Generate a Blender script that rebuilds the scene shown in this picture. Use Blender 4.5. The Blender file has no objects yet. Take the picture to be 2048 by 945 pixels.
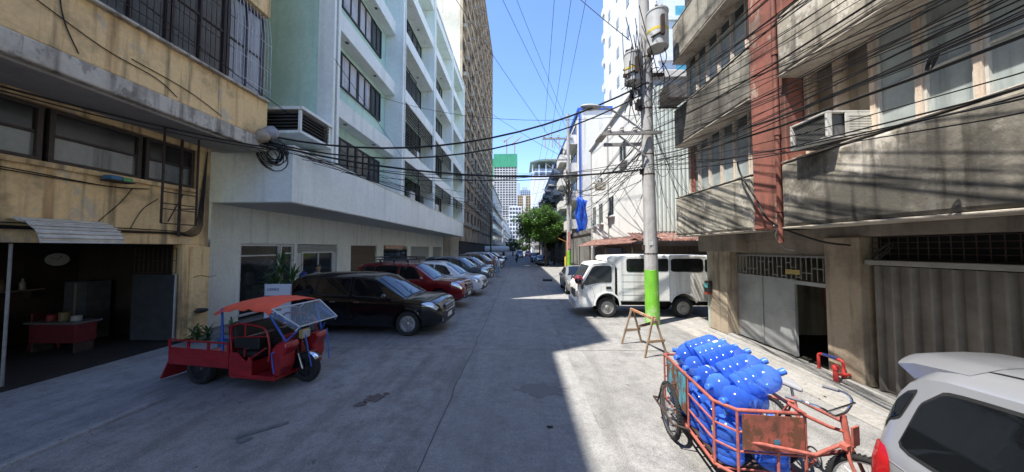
import bpy, bmesh, math, random
from mathutils import Vector, Matrix
R = math.radians
SC = bpy.context.scene
COL = SC.collection
RND = random.Random(7)

# ------------------------------------------------------------------ camera
cam_d = bpy.data.cameras.new('street_camera')
cam = bpy.data.objects.new('street_camera', cam_d); COL.objects.link(cam)
cam_d.sensor_width = 36.0
cam_d.lens = 36.0*615.0/2048.0
cam_d.clip_start = 0.05; cam_d.clip_end = 6000
cam.location = (0, 0, 2.4)
cam.rotation_euler = (R(90+2.28), 0, R(1.49))
SC.camera = cam

# ------------------------------------------------------------------ light
SUN_DIR = Vector((1.0, 0.60, -2.36)).normalized()
SUN_EL = math.asin(-SUN_DIR.z); SUN_AZ = math.atan2(-SUN_DIR.x, -SUN_DIR.y)
W = bpy.data.worlds.new('World'); SC.world = W; W.use_nodes = True
nt = W.node_tree; nt.nodes.clear()
wo = nt.nodes.new('ShaderNodeOutputWorld'); bg = nt.nodes.new('ShaderNodeBackground')
sky = nt.nodes.new('ShaderNodeTexSky'); sky.sky_type = 'NISHITA'; sky.sun_disc = False
sky.sun_elevation = SUN_EL; sky.sun_rotation = SUN_AZ % (2*math.pi)
sky.altitude = 20; sky.air_density = 1.0; sky.dust_density = 0.0; sky.ozone_density = 3.5
bg.inputs['Strength'].default_value = 0.145
hs = nt.nodes.new('ShaderNodeHueSaturation'); hs.inputs['Saturation'].default_value = 1.08; hs.inputs['Hue'].default_value = .508
nt.links.new(sky.outputs[0], hs.inputs['Color']); nt.links.new(hs.outputs[0], bg.inputs['Color']); nt.links.new(bg.outputs[0], wo.inputs['Surface'])
sun_d = bpy.data.lights.new('sun', 'SUN'); sun_d.energy = 3.5; sun_d.angle = R(0.5); sun_d.color = (1.0, 0.95, 0.86)
sun = bpy.data.objects.new('sun', sun_d); COL.objects.link(sun)
sun.rotation_euler = SUN_DIR.to_track_quat('-Z', 'Y').to_euler(); sun.location = (-20, -15, 50)
SC.view_settings.view_transform = 'Standard'; SC.view_settings.look = 'None'
SC.view_settings.exposure = 1.42; SC.view_settings.gamma = 1.0
SC.view_settings.use_curve_mapping = False
SC.cycles.max_bounces = 8; SC.cycles.transparent_max_bounces = 12; SC.cycles.transmission_bounces = 8
SC.cycles.use_denoising = True; SC.cycles.caustics_reflective = False; SC.cycles.caustics_refractive = False; SC.cycles.blur_glossy = .5

# ------------------------------------------------------------------ mesh builder
class MB:
    def __init__(s): s.v = []; s.f = []; s.m = []; s.mi = 0; s.X = None
    def add(s, verts, faces):
        o = len(s.v)
        if s.X is not None: verts = [s.X @ Vector(p) for p in verts]
        s.v += [tuple(p) for p in verts]
        for f in faces: s.f.append([i+o for i in f]); s.m.append(s.mi)
        return s
    def box(s, x0, y0, z0, x1, y1, z1):
        if x0 > x1: x0, x1 = x1, x0
        if y0 > y1: y0, y1 = y1, y0
        if z0 > z1: z0, z1 = z1, z0
        return s.add([(x0,y0,z0),(x1,y0,z0),(x1,y1,z0),(x0,y1,z0),(x0,y0,z1),(x1,y0,z1),(x1,y1,z1),(x0,y1,z1)],
              [(0,3,2,1),(4,5,6,7),(0,1,5,4),(1,2,6,5),(2,3,7,6),(3,0,4,7)])
    def cbox(s, c, d, M=None):
        x, y, z = d[0]/2, d[1]/2, d[2]/2
        vs = [(-x,-y,-z),(x,-y,-z),(x,y,-z),(-x,y,-z),(-x,-y,z),(x,-y,z),(x,y,z),(-x,y,z)]
        c = Vector(c)
        vs = [(M @ Vector(p) if M else Vector(p)) + c for p in vs]
        return s.add(vs, [(0,3,2,1),(4,5,6,7),(0,1,5,4),(1,2,6,5),(2,3,7,6),(3,0,4,7)])
    def quad(s, a, b, c, d): return s.add([a,b,c,d], [(0,1,2,3)])
    def prism(s, poly, axis, a, b):
        n = len(poly)
        def P(p, t):
            return (t,p[0],p[1]) if axis == 'x' else (p[0],t,p[1]) if axis == 'y' else (p[0],p[1],t)
        vs = [P(p,a) for p in poly] + [P(p,b) for p in poly]
        fs = [tuple(range(n))[::-1], tuple(range(n,2*n))] + [(i,(i+1)%n,n+(i+1)%n,n+i) for i in range(n)]
        return s.add(vs, fs)
    def tube(s, pts, r, n=8, closed=False, caps=True):
        pts = [Vector(p) for p in pts]; m = len(pts)
        rs = r if isinstance(r, (list, tuple)) else [r]*m
        vs = []; up = None
        for i, p in enumerate(pts):
            if closed: t = pts[(i+1) % m]-pts[i-1]
            else: t = pts[min(i+1,m-1)]-pts[max(i-1,0)]
            if t.length < 1e-9: t = Vector((0,0,1))
            t.normalize()
            if up is None:
                up = Vector((0,0,1)) if abs(t.z) < .9 else Vector((1,0,0))
            u = up - t*up.dot(t)
            if u.length < 1e-6: u = t.orthogonal()
            u.normalize(); w = t.cross(u); up = u
            for k in range(n):
                a = 2*math.pi*k/n
                vs.append(p + (u*math.cos(a)+w*math.sin(a))*rs[i])
        fs = []
        for i in range(m if closed else m-1):
            j = (i+1) % m
            for k in range(n): fs.append((i*n+k, i*n+(k+1)%n, j*n+(k+1)%n, j*n+k))
        if caps and not closed:
            fs.append(tuple(range(n))[::-1]); fs.append(tuple(range((m-1)*n, m*n)))
        return s.add(vs, fs)
    def bar(s, a, b, w, h=None): # rectangular bar between two points
        h = h or w; a = Vector(a); b = Vector(b); d = b-a
        q = d.to_track_quat('X','Z').to_matrix()
        return s.cbox((a+b)/2, (d.length, w, h), q)
    def lathe(s, prof, n=20, M=None, close=False):
        # prof: (r, z) about local z
        vs = []; m = len(prof)
        for (r, z) in prof:
            for k in range(n):
                a = 2*math.pi*k/n; p = Vector((r*math.cos(a), r*math.sin(a), z))
                vs.append(M @ p if M else p)
        fs = []
        for i in range(m if close else m-1):
            j = (i+1) % m
            for k in range(n): fs.append((i*n+k, i*n+(k+1)%n, j*n+(k+1)%n, j*n+k))
        if not close:
            if prof[0][0] > 1e-4: fs.append(tuple(range(n))[::-1])
            if prof[-1][0] > 1e-4: fs.append(tuple(range((m-1)*n, m*n)))
        return s.add(vs, fs)
    def ball(s, c, r, n=12, M=None):
        rx, ry, rz = r if isinstance(r, (tuple, list)) else (r, r, r)
        prof = [(math.sin(math.pi*i/(n//2+2)), -math.cos(math.pi*i/(n//2+2))) for i in range(n//2+3)]
        T = Matrix.Translation(Vector(c)) @ (M.to_4x4() if M else Matrix.Identity(4)) @ Matrix.Diagonal((rx, ry, rz, 1))
        return s.lathe(prof, n, T)
    def mesh(s, name, mats, smooth=None):
        me = bpy.data.meshes.new(name); me.from_pydata(s.v, [], s.f)
        for m in (mats if isinstance(mats, (list, tuple)) else [mats]): me.materials.append(m)
        if any(s.m): me.polygons.foreach_set('material_index', s.m)
        bm = bmesh.new(); bm.from_mesh(me)
        bmesh.ops.remove_doubles(bm, verts=bm.verts, dist=1e-5)
        bmesh.ops.recalc_face_normals(bm, faces=bm.faces); bm.to_mesh(me); bm.free()
        if smooth is not None:
            me.polygons.foreach_set('use_smooth', [True]*len(me.polygons))
            me.set_sharp_from_angle(angle=R(smooth))
        me.update(); return me
    def build(s, name, mats, parent=None, smooth=None, bevel=0):
        o = bpy.data.objects.new(name, s.mesh(name, mats, smooth)); COL.objects.link(o)
        if parent is not None: o.parent = parent
        if bevel:
            b = o.modifiers.new('bevel', 'BEVEL'); b.width = bevel; b.segments = 2; b.limit_method = 'ANGLE'; b.angle_limit = R(35)
        return o

def tag(o, label=None, cat=None, group=None, kind=None):
    if label: o['label'] = label
    if cat: o['category'] = cat
    if group: o['group'] = group
    if kind: o['kind'] = kind
    return o
def thing(name, label, cat, loc=(0,0,0), rz=0, group=None):
    o = bpy.data.objects.new(name, None); COL.objects.link(o); o.empty_display_size = .2
    o.location = loc; o.rotation_euler = (0,0,rz)
    return tag(o, label, cat, group)
def copy_tree(o, parent=None):
    c = o.copy(); COL.objects.link(c)
    if parent is not None: c.parent = parent
    for ch in list(o.children): copy_tree(ch, c)
    return c
def smoothpath(pts, k=8):
    pts = [Vector(p) for p in pts]; out = []
    for i in range(len(pts)-1):
        p0 = pts[max(i-1,0)]; p1 = pts[i]; p2 = pts[i+1]; p3 = pts[min(i+2,len(pts)-1)]
        for j in range(k):
            t = j/k
            out.append(.5*((2*p1)+(p2-p0)*t+(2*p0-5*p1+4*p2-p3)*t*t+(3*p1-p0-3*p2+p3)*t**3))
    out.append(pts[-1]); return out
def interp(tab, x):
    if x <= tab[0][0]: return tab[0][1]
    for (a, b), (c, d) in zip(tab, tab[1:]):
        if x <= c: return b+(d-b)*(x-a)/(c-a) if c > a else d
    return tab[-1][1]
ORD = 'first second third fourth fifth sixth seventh eighth ninth tenth eleventh twelfth thirteenth fourteenth fifteenth sixteenth seventeenth eighteenth nineteenth twentieth'.split()

# ------------------------------------------------------------------ materials
MATS = {}
def mat(name, col, rough=.6, metal=0, var=0, vscale=3, spec=.5, coat=0, bump=0, bscale=60, trans=0, ior=1.45, alpha=1, emis=None):
    if name in MATS: return MATS[name]
    m = bpy.data.materials.new(name); m.use_nodes = True; t = m.node_tree; b = t.nodes['Principled BSDF']
    b.inputs['Base Color'].default_value = (*col, 1); b.inputs['Roughness'].default_value = rough
    b.inputs['Metallic'].default_value = metal; b.inputs['Specular IOR Level'].default_value = spec
    b.inputs['Coat Weight'].default_value = coat; b.inputs['Coat Roughness'].default_value = .04
    b.inputs['Transmission Weight'].default_value = trans; b.inputs['IOR'].default_value = ior
    b.inputs['Alpha'].default_value = alpha
    if emis: b.inputs['Emission Color'].default_value = (*emis[:3],1); b.inputs['Emission Strength'].default_value = emis[3]
    if var or bump:
        tc = t.nodes.new('ShaderNodeTexCoord')
    if var:
        n = t.nodes.new('ShaderNodeTexNoise'); n.inputs['Scale'].default_value = vscale; n.inputs['Detail'].default_value = 8; n.inputs['Roughness'].default_value = .65
        t.links.new(tc.outputs['Object'], n.inputs['Vector'])
        r = t.nodes.new('ShaderNodeValToRGB'); r.color_ramp.elements[0].position = .3; r.color_ramp.elements[1].position = .7
        r.color_ramp.elements[0].color = (*[c*(1-var) for c in col],1); r.color_ramp.elements[1].color = (*[min(1,c*(1+var)) for c in col],1)
        t.links.new(n.outputs['Fac'], r.inputs['Fac']); t.links.new(r.outputs['Color'], b.inputs['Base Color'])
        mr = t.nodes.new('ShaderNodeMapRange'); mr.inputs['To Min'].default_value = max(0,rough-.1); mr.inputs['To Max'].default_value = min(1,rough+.12)
        t.links.new(n.outputs['Fac'], mr.inputs['Value']); t.links.new(mr.outputs[0], b.inputs['Roughness'])
    if bump:
        n2 = t.nodes.new('ShaderNodeTexNoise'); n2.inputs['Scale'].default_value = bscale; n2.inputs['Detail'].default_value = 6
        t.links.new(tc.outputs['Object'], n2.inputs['Vector'])
        bp = t.nodes.new('ShaderNodeBump'); bp.inputs['Strength'].default_value = bump; bp.inputs['Distance'].default_value = .02
        t.links.new(n2.outputs['Fac'], bp.inputs['Height']); t.links.new(bp.outputs[0], b.inputs['Normal'])
    MATS[name] = m; return m

def plaster(name, base, dirt, dirt_amt=.5, streak=.5, patch=None, patch_amt=.0, rough=.85, seed=0, bump=.25, scale=1.0, rust=None, rust_amt=0, big=0):
    """painted wall: base colour, blotchy dirt, vertical run-down streaks, peeled patches, rust runs"""
    if name in MATS: return MATS[name]
    m = bpy.data.materials.new(name); m.use_nodes = True; t = m.node_tree; N = t.nodes; L = t.links; b = N['Principled BSDF']
    b.inputs['Roughness'].default_value = rough; b.inputs['Specular IOR Level'].default_value = .25
    tc = N.new('ShaderNodeTexCoord')
    def mapping(sc, off):
        mp = N.new('ShaderNodeMapping'); mp.inputs['Scale'].default_value = sc; mp.inputs['Location'].default_value = (off+seed*3.7,)*3
        L.new(tc.outputs['Object'], mp.inputs['Vector']); return mp
    def noise(sc, det, mp, ro=.6):
        n = N.new('ShaderNodeTexNoise'); n.inputs['Scale'].default_value = sc; n.inputs['Detail'].default_value = det; n.inputs['Roughness'].default_value = ro
        L.new(mp.outputs[0], n.inputs['Vector']); return n
    def ramp(src, a, c, v0=0, v1=1):
        r = N.new('ShaderNodeMapRange'); r.inputs['From Min'].default_value = a; r.inputs['From Max'].default_value = c
        r.inputs['To Min'].default_value = v0; r.inputs['To Max'].default_value = v1; r.interpolation_type = 'SMOOTHSTEP'
        L.new(src, r.inputs['Value']); return r.outputs[0]
    def mix(fac, ca, cb):
        x = N.new('ShaderNodeMix'); x.data_type = 'RGBA'
        L.new(fac, x.inputs['Factor'])
        for inp, c in ((x.inputs['A'], ca), (x.inputs['B'], cb)):
            if isinstance(c, tuple): inp.default_value = (*c, 1)
            else: L.new(c, inp)
        return x.outputs['Result']
    blot = noise(.9*scale, 9, mapping((1,1,1), 0), .65)
    stk = noise(1.6*scale, 7, mapping((2.2,2.2,.16), 5), .6)
    fine = noise(14*scale, 8, mapping((1,1,1), 9), .7)
    d1 = ramp(blot.outputs['Fac'], .45, .68, 0, dirt_amt); d2 = ramp(stk.outputs['Fac'], .5, .68, 0, streak)
    col = mix(ramp(fine.outputs['Fac'], .3, .75), tuple(c*.9 for c in base), tuple(min(1,c*1.06) for c in base))
    if patch:
        pn = noise(1.3*scale, 10, mapping((1,1,.7), 17), .72)
        col = mix(ramp(pn.outputs['Fac'], .62-.25*patch_amt, .66-.25*patch_amt), col, patch)
    if big:
        bn = noise(.62, 7, mapping((1,.8,.75), 41), .58); col = mix(ramp(bn.outputs['Fac'], .44, .58, 0, big), col, tuple(c*.9+.02 for c in dirt))
    col = mix(d1, col, dirt); col = mix(d2, col, tuple(c*.8 for c in dirt))
    if rust:
        rn = noise(1.1, 5, mapping((1.6,1.6,.09), 31), .55)
        col = mix(ramp(rn.outputs['Fac'], .6, .72, 0, rust_amt), col, rust)
    L.new(col, b.inputs['Base Color'])
    if bump:
        bp = N.new('ShaderNodeBump'); bp.inputs['Strength'].default_value = bump; bp.inputs['Distance'].default_value = .02
        L.new(fine.outputs['Fac'], bp.inputs['Height']); L.new(bp.outputs[0], b.inputs['Normal'])
    MATS[name] = m; return m

def paving(name, base, dark, light, crack=.6, seed=0, joint=None, bump=.3, stain=.6):
    if name in MATS: return MATS[name]
    m = bpy.data.materials.new(name); m.use_nodes = True; t = m.node_tree; N = t.nodes; L = t.links; b = N['Principled BSDF']
    b.inputs['Roughness'].default_value = .88; b.inputs['Specular IOR Level'].default_value = .25
    tc = N.new('ShaderNodeTexCoord'); mp = N.new('ShaderNodeMapping'); mp.inputs['Location'].default_value = (seed*7.3, seed*3.1, 0)
    L.new(tc.outputs['Object'], mp.inputs['Vector'])
    def noise(sc, det, ro, st=None):
        n = N.new('ShaderNodeTexNoise'); n.inputs['Scale'].default_value = sc; n.inputs['Detail'].default_value = det; n.inputs['Roughness'].default_value = ro
        if st:
            q = N.new('ShaderNodeMapping'); q.inputs['Scale'].default_value = st; L.new(mp.outputs[0], q.inputs['Vector']); L.new(q.outputs[0], n.inputs['Vector'])
        else: L.new(mp.outputs[0], n.inputs['Vector'])
        return n.outputs['Fac']
    def rng(src, a, c, v0=0, v1=1):
        r = N.new('ShaderNodeMapRange'); r.inputs['From Min'].default_value = a; r.inputs['From Max'].default_value = c
        r.inputs['To Min'].default_value = v0; r.inputs['To Max'].default_value = v1; L.new(src, r.inputs['Value']); return r.outputs[0]
    def mix(fac, ca, cb):
        x = N.new('ShaderNodeMix'); x.data_type = 'RGBA'; L.new(fac, x.inputs['Factor'])
        for inp, c in ((x.inputs['A'], ca), (x.inputs['B'], cb)):
            if isinstance(c, tuple): inp.default_value = (*c, 1)
            else: L.new(c, inp)
        return x.outputs['Result']
    big = noise(.45, 6, .6); med = noise(2.2, 8, .7); fine = noise(38, 6, .75); strk = noise(1.2, 6, .6, (2.5,.25,1)); grit = noise(140, 3, .6)
    col = mix(rng(big, .35, .68), base, light)
    col = mix(rng(med, .46, .66, 0, stain), col, dark)
    col = mix(rng(strk, .50, .66, 0, stain*.7), col, tuple(c*.85 for c in dark))
    col = mix(rng(fine, .47, .62, 0, .5), col, tuple(c*.5 for c in base))
    mott = noise(7, 9, .85); col = mix(rng(mott, .47, .60, 0, .5), col, tuple(c*.55 for c in base))
    col = mix(rng(grit, .5, .68, 0, .55), col, tuple(min(1,c*1.5) for c in light))
    spots = noise(5.5, 3, .5)
    col = mix(rng(spots, .70, .74, 0, .55), col, tuple(c*.45 for c in dark))
    v = N.new('ShaderNodeTexVoronoi'); v.feature = 'DISTANCE_TO_EDGE'; v.inputs['Scale'].default_value = .11
    dn = N.new('ShaderNodeTexNoise'); dn.inputs['Scale'].default_value = 1.4; dn.inputs['Detail'].default_value = 5; L.new(mp.outputs[0], dn.inputs['Vector'])
    va = N.new('ShaderNodeVectorMath'); va.operation = 'ADD'; L.new(mp.outputs[0], va.inputs[0]); L.new(dn.outputs['Color'], va.inputs[1]); L.new(va.outputs[0], v.inputs['Vector'])
    col = mix(rng(v.outputs['Distance'], 0, .0022, crack, 0), col, tuple(c*.25 for c in dark))
    L.new(col, b.inputs['Base Color'])
    bp = N.new('ShaderNodeBump'); bp.inputs['Strength'].default_value = bump; bp.inputs['Distance'].default_value = .015
    L.new(fine, bp.inputs['Height']); L.new(bp.outputs[0], b.inputs['Normal'])
    MATS[name] = m; return m

def glass_dark(name, col=(.02,.025,.03), rough=.06, var=.0, spec=.6): return mat(name, col, rough, 0, var, 1.2, spec)

M_BLACK = mat('black_rubber', (.012,.012,.013), .75, var=.25, vscale=20)
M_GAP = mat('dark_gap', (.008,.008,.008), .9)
M_TYRE = mat('tyre_rubber', (.02,.02,.021), .85, var=.3, vscale=15, bump=.2, bscale=80)
M_CHROME = mat('chrome', (.75,.76,.78), .12, 1)
M_STEEL = mat('brushed_steel', (.42,.43,.45), .38, 1, var=.2, vscale=12)
M_ALLOY = mat('alloy_rim', (.45,.46,.48), .3, .9, var=.15, vscale=20)
M_TINT = glass_dark('tinted_car_glass', (.006,.007,.008), .03, 0, .8)
M_CLEARLENS = mat('headlamp_lens', (.55,.57,.6), .08, .35, spec=.8)
M_REDLENS = mat('tail_lamp_lens', (.42,.012,.015), .12, spec=.7)
M_PLATE = mat('number_plate', (.7,.7,.68), .5)
M_WIRE = mat('black_cable', (.012,.012,.013), .6)
M_PLASTIC = mat('black_plastic', (.02,.02,.021), .5, var=.15, vscale=25)
M_RUSTSTEEL = mat('rusty_dark_steel', (.06,.04,.032), .8, .2, var=.5, vscale=9)
# ================================================================== ground
def sheet(name, x0, y0, x1, y1, z, m, kind='structure'):
    b = MB(); b.quad((x0,y0,z),(x1,y0,z),(x1,y1,z),(x0,y1,z)); return tag(b.build(name, m), kind=kind)
sheet('ground', -3000, -600, 3000, 5000, 0, paving('lot_concrete', (.17,.165,.155), (.09,.085,.08), (.22,.215,.20), .5, 1))
sheet('road', -5.66, -60, 4.75, 420, .004, paving('road_concrete', (.255,.25,.24), (.125,.122,.117), (.35,.34,.325), .25, 2, bump=.8, stain=.75))
sheet('road_patch', -1.12, -60, 1.05, 300, .008, paving('road_strip', (.285,.28,.27), (.165,.16,.155), (.35,.345,.33), .12, 3, bump=.8))
sheet('pavement', 4.75, -60, 6.25, 300, .008, paving('right_apron', (.31,.295,.27), (.16,.15,.14), (.40,.38,.35), .3, 4, bump=.6))
sheet('pavement', -8.9, -60, -5.66, 37, .008, paving('left_apron', (.25,.25,.25), (.11,.108,.105), (.34,.335,.33), .3, 5, bump=.6))
k = MB(); k.prism([(-5.73,-.01),(-5.59,-.01),(-5.60,.045),(-5.63,.055),(-5.72,.05)], 'y', -30, 4.75); tag(k.build('kerb', paving('kerb_stone', (.28,.28,.27), (.14,.14,.135), (.36,.35,.34), .3, 6), bevel=.01), kind='structure')
k = MB()
for (x,w,h) in ((5.15,.10,.03),(5.45,.14,.045),(5.72,.16,.07)):
    k.prism([(x,-.01),(x+w,-.01),(x+w,h),(x+.02,h)], 'y', -20, 9.2)
tag(k.build('kerb', paving('kerb_stone', (.28,.28,.27), (.14,.14,.135), (.36,.35,.34), .3, 6), bevel=.012), kind='structure')
jm = mat('joint_tar', (.10,.098,.095), .9); k = MB(); rj = random.Random(4)
for yj in (-2.5, 2.6, 7.35, 12.4, 17.2, 22.5, 28, 34, 40):
    pts = [(x, yj+rj.uniform(-.025,.025)) for x in [-5.6+.35*i for i in range(30)]]
    for (a,b),(c,d) in zip(pts, pts[1:]): k.add([(a,b-.007,.0125),(c,d-.007,.0125),(c,d+.007,.0125),(a,b+.007,.0125)],[(0,1,2,3)])
pts = [(-1.12+rj.uniform(-.03,.03), -3+.4*i) for i in range(100)]
for (a,b),(c,d) in zip(pts, pts[1:]): k.add([(a-.008,b,.0125),(a+.008,b,.0125),(c+.008,d,.0125),(c-.008,d,.0125)],[(0,1,2,3)])
tag(k.build('road_joint_line', jm), kind='structure')
def blotch(name, x, y, rx, ry, m, seed, z=.014):
    r = random.Random(seed); n = 26; b = MB(); vs = [(x,y,z)]
    for i in range(n):
        a = 2*math.pi*i/n; q = r.uniform(.55,1.1); vs.append((x+rx*q*math.cos(a), y+ry*q*math.sin(a), z))
    b.add(vs, [(0,1+i,1+(i+1)%n) for i in range(n)]); return tag(b.build(name, m), kind='structure')
st = mat('brown_stain', (.13,.10,.09), .9, var=.3, vscale=20); dk = mat('tar_stain', (.14,.14,.14), .9, var=.3, vscale=12)
blotch('road_stain', -2.33, 4.95, .17, .16, st, 1); blotch('road_stain', -2.45, 4.75, .09, .10, st, 2); blotch('road_stain', -2.2, 5.1, .07, .05, st, 12)
blotch('road_stain', .40, 4.22, .055, .045, mat('black_tar_spot', (.02,.02,.02), .8), 3); blotch('road_stain', -3.45, 3.85, .10, .07, dk, 5); blotch('road_stain', .35, 5.3, .5, .3, mat('faint_stain', (.20,.195,.19), .9), 8, .0128)
k = MB(); k.add([(-3.62,3.93,.0135),(-3.2,4.28,.0135),(-3.16,4.22,.0135),(-3.57,3.86,.0135)],[(0,1,2,3)]); tag(k.build('road_stain', dk), kind='structure')

# ================================================================== facade helpers
def part(parent, name, mats, boxes, bevel=0, smooth=None):
    b = MB()
    for q in boxes: b.box(*q)
    return b.build(name, mats, parent, smooth, bevel)
def win(parent, X, y0, y1, z0, z1, s, nx, nz, fm, gm, name='window', fw=.05, depth=.06, split=None):
    """window in a facade of constant X facing s; frame part and pane sub-part"""
    b = MB(); e = .002
    b.box(X, y0, z0, X+s*depth, y1, z0+fw); b.box(X, y0, z1-fw, X+s*depth, y1, z1)
    b.box(X, y0, z0+fw+e, X+s*depth, y0+fw, z1-fw-e); b.box(X, y1-fw, z0+fw+e, X+s*depth, y1, z1-fw-e)
    for i in range(1, nx):
        y = y0+(y1-y0)*i/nx; b.box(X, y-fw*.4, z0+fw+e, X+s*depth*.9, y+fw*.4, z1-fw-e)
    for z in ([z0+(z1-z0)*i/nz for i in range(1,nz)] if split is None else split):
        b.box(X, y0+fw+e, z-fw*.35, X+s*depth*.75, y1-fw-e, z+fw*.35)
    f = b.build(name, fm, parent)
    p = MB(); p.box(X-s*.02, y0+.004, z0+.004, X+s*depth*.35, y1-.004, z1-.004); p.build('pane', gm, f)
    return f
def windark(): return glass_dark('facade_dark_glass', (.035,.042,.045), .12, .4, .6)
def wintcurtain(name, a, b_):
    if name in MATS: return MATS[name]
    m = plaster(name, a, b_, .8, .9, None, 0, .25, 11, 0, .7); m.node_tree.nodes['Principled BSDF'].inputs['Roughness'].default_value = .18
    m.node_tree.nodes['Principled BSDF'].inputs['Specular IOR Level'].default_value = .6; return m

# ================================================================== yellow building, near side of the street
YB = thing('yellow_shophouse', 'stained yellow shophouse with dark open garage and overhanging upper floor', 'building')
ym = plaster('yellow_stucco', (.88,.63,.32), (.25,.18,.11), .8, .8, (.64,.52,.36), .15, .88, 1, .25, 1.0, (.30,.12,.04), .5)
yslab = plaster('bare_slab_edge', (.62,.57,.48), (.18,.16,.13), .65, .75, (.36,.33,.28), .35, .9, 2, .3, 1.5)
ysoff = plaster('grey_soffit', (.42,.40,.37), (.2,.18,.16), .4, .2, None, 0, .9, 3)
ydark = plaster('dark_room_shade', (.03,.025,.022), (.02,.018,.016), .6, .5, None, 0, .9, 4)  # near-black tone stands in for shade inside the unlit rooms
part(YB, 'wall', ym, [(-9.05,-14,2.5,-8.8,8.45,4.0), (-9.05,7.80,0,-8.8,8.45,2.497), (-9.05,-14,5.06,-8.8,8.45,5.247), (-9.05,8.1,4.003,-8.8,8.45,5.057), (-9.05,-14,0,-8.8,-5,2.497)], .012)
part(YB, 'column', ym, [(-8.797,7.98,.01,-8.70,8.43,2.44)], .02)
part(YB, 'upper_wall', ym, [(-20,-30,5.62,-7.5,2.2,19.6), (-20,2.202,5.62,-7.5,8.8,6.70), (-20,2.202,6.703,-7.78,8.8,9.3), (-20,2.202,9.303,-7.5,8.8,23.2)], .02)  # unseen roof heights and step, shaped to cast the road's shadow edge
part(YB, 'slab_edge', yslab, [(-9.4,-14,5.25,-7.47,8.8,5.616)], .03)
part(YB, 'soffit_panel', ysoff, [(-8.79,-14,5.20,-7.6,8.7,5.247)])
part(YB, 'drip_ledge', yslab, [(-7.80,4.6,6.703,-7.40,8.78,6.76)], .015)
part(YB, 'sill_band', ym, [(-8.797,4.0,3.90,-8.74,8.1,4.0)], .01)
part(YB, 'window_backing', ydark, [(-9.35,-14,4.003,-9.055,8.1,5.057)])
# interior of the garage, its shade put into the dark wall colours
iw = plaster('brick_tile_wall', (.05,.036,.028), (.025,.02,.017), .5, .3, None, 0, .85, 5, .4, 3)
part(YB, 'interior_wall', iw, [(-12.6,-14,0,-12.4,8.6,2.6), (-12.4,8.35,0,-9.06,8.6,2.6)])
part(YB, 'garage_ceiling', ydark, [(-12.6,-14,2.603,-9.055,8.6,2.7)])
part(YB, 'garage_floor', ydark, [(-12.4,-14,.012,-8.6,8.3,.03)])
b = MB()
for i in range(60):
    for j in range(12):
        b.box(-12.397, 3.4+.28*j+(i%2)*.14, .12+i*.042, -12.385, 3.66+.28*j+(i%2)*.14, .155+i*.042)
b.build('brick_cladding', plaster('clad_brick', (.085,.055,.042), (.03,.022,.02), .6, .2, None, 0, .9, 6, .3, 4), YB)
def lattice(parent, name, m, X, y0, y1, z0, z1, ny, nz, r=.008, axis='x'):
    b = MB()
    for i in range(ny+1):
        y = y0+(y1-y0)*i/ny; b.tube([(X,y,z0),(X,y,z1)] if axis=='x' else [(y,X,z0),(y,X,z1)], r, 5)
    for i in range(nz+1):
        z = z0+(z1-z0)*i/nz; b.tube([(X,y0,z),(X,y1,z)] if axis=='x' else [(y0,X,z),(y1,X,z)], r*.9, 5)
    return b.build(name, m, parent)
lattice(YB, 'gate_grille', M_RUSTSTEEL, 7.74, -10.0, -8.88, 1.76, 2.4, 9, 2, .010, 'y')
b = MB(); b.box(-10.0,7.72,.05,-8.88,7.75,1.72); gl_ = b.build('gate_leaf', mat('gate_dark_sheet', (.06,.062,.065), .6, .3, var=.3, vscale=4), YB)
b = MB(); b.tube([(-8.87,7.735,.02),(-8.87,7.735,1.74)], .028, 8); b.build('gate_post', mat('galvanised_pipe', (.34,.35,.36), .45, .7, var=.2, vscale=8), gl_)
b = MB(); b.tube([(-8.9,5.15,.02),(-8.9,5.15,2.48)], .022, 8); b.build('door_post', mat('galvanised_pipe', (.34,.35,.36), .45, .7), YB)
ywf = mat('brown_window_frame', (.06,.045,.038), .6, var=.3, vscale=9); ywg = wintcurtain('dusty_pale_glass', (.26,.27,.26), (.10,.10,.095))
ydg = glass_dark('dark_pane_glass', (.03,.028,.027), .2, .5)  # near-black glass, tone varied at random
for y0, y1 in ((2.2,3.9),(3.98,5.42),(5.5,6.92),(7.0,8.08)):
    f = win(YB, -8.98, y0, y1, 4.02, 5.05, 1, 1, 1, ywf, ywg, 'window', .07, .10, split=[4.55])
    part(f, 'upper_pane', ydg, [(-8.998,y0+.06,4.57,-8.935,y1-.06,4.99)])
# barred windows of the upper floor
wb = mat('white_bar_paint', (.50,.52,.55), .5, var=.3, vscale=12)
for i, (y0, y1) in enumerate(((3.4,5.0),(5.03,6.35),(6.38,7.62),(7.65,8.8))):
    f = win(YB, -7.74, y0, y1, 6.78, 9.25, 1, 2, 2, ywf, ydg if i < 3 else wintcurtain('curtained_grey_glass', (.28,.30,.34), (.12,.13,.15)), 'barred_window', .06, .08)
    n = int((y1-y0)/.115); b = MB()
    for k in range(n+1):
        y = y0+.03+(y1-y0-.06)*k/n; b.tube([(-7.42,y,6.80),(-7.42,y,8.5),(-7.5,y,9.2)], .008, 5)
    for z in (7.0,7.6,8.4): b.tube([(-7.42,y0,z),(-7.42,y1,z)], .010, 5)
    b.build('bars', wb if i == 3 else M_RUSTSTEEL, f)
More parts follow.
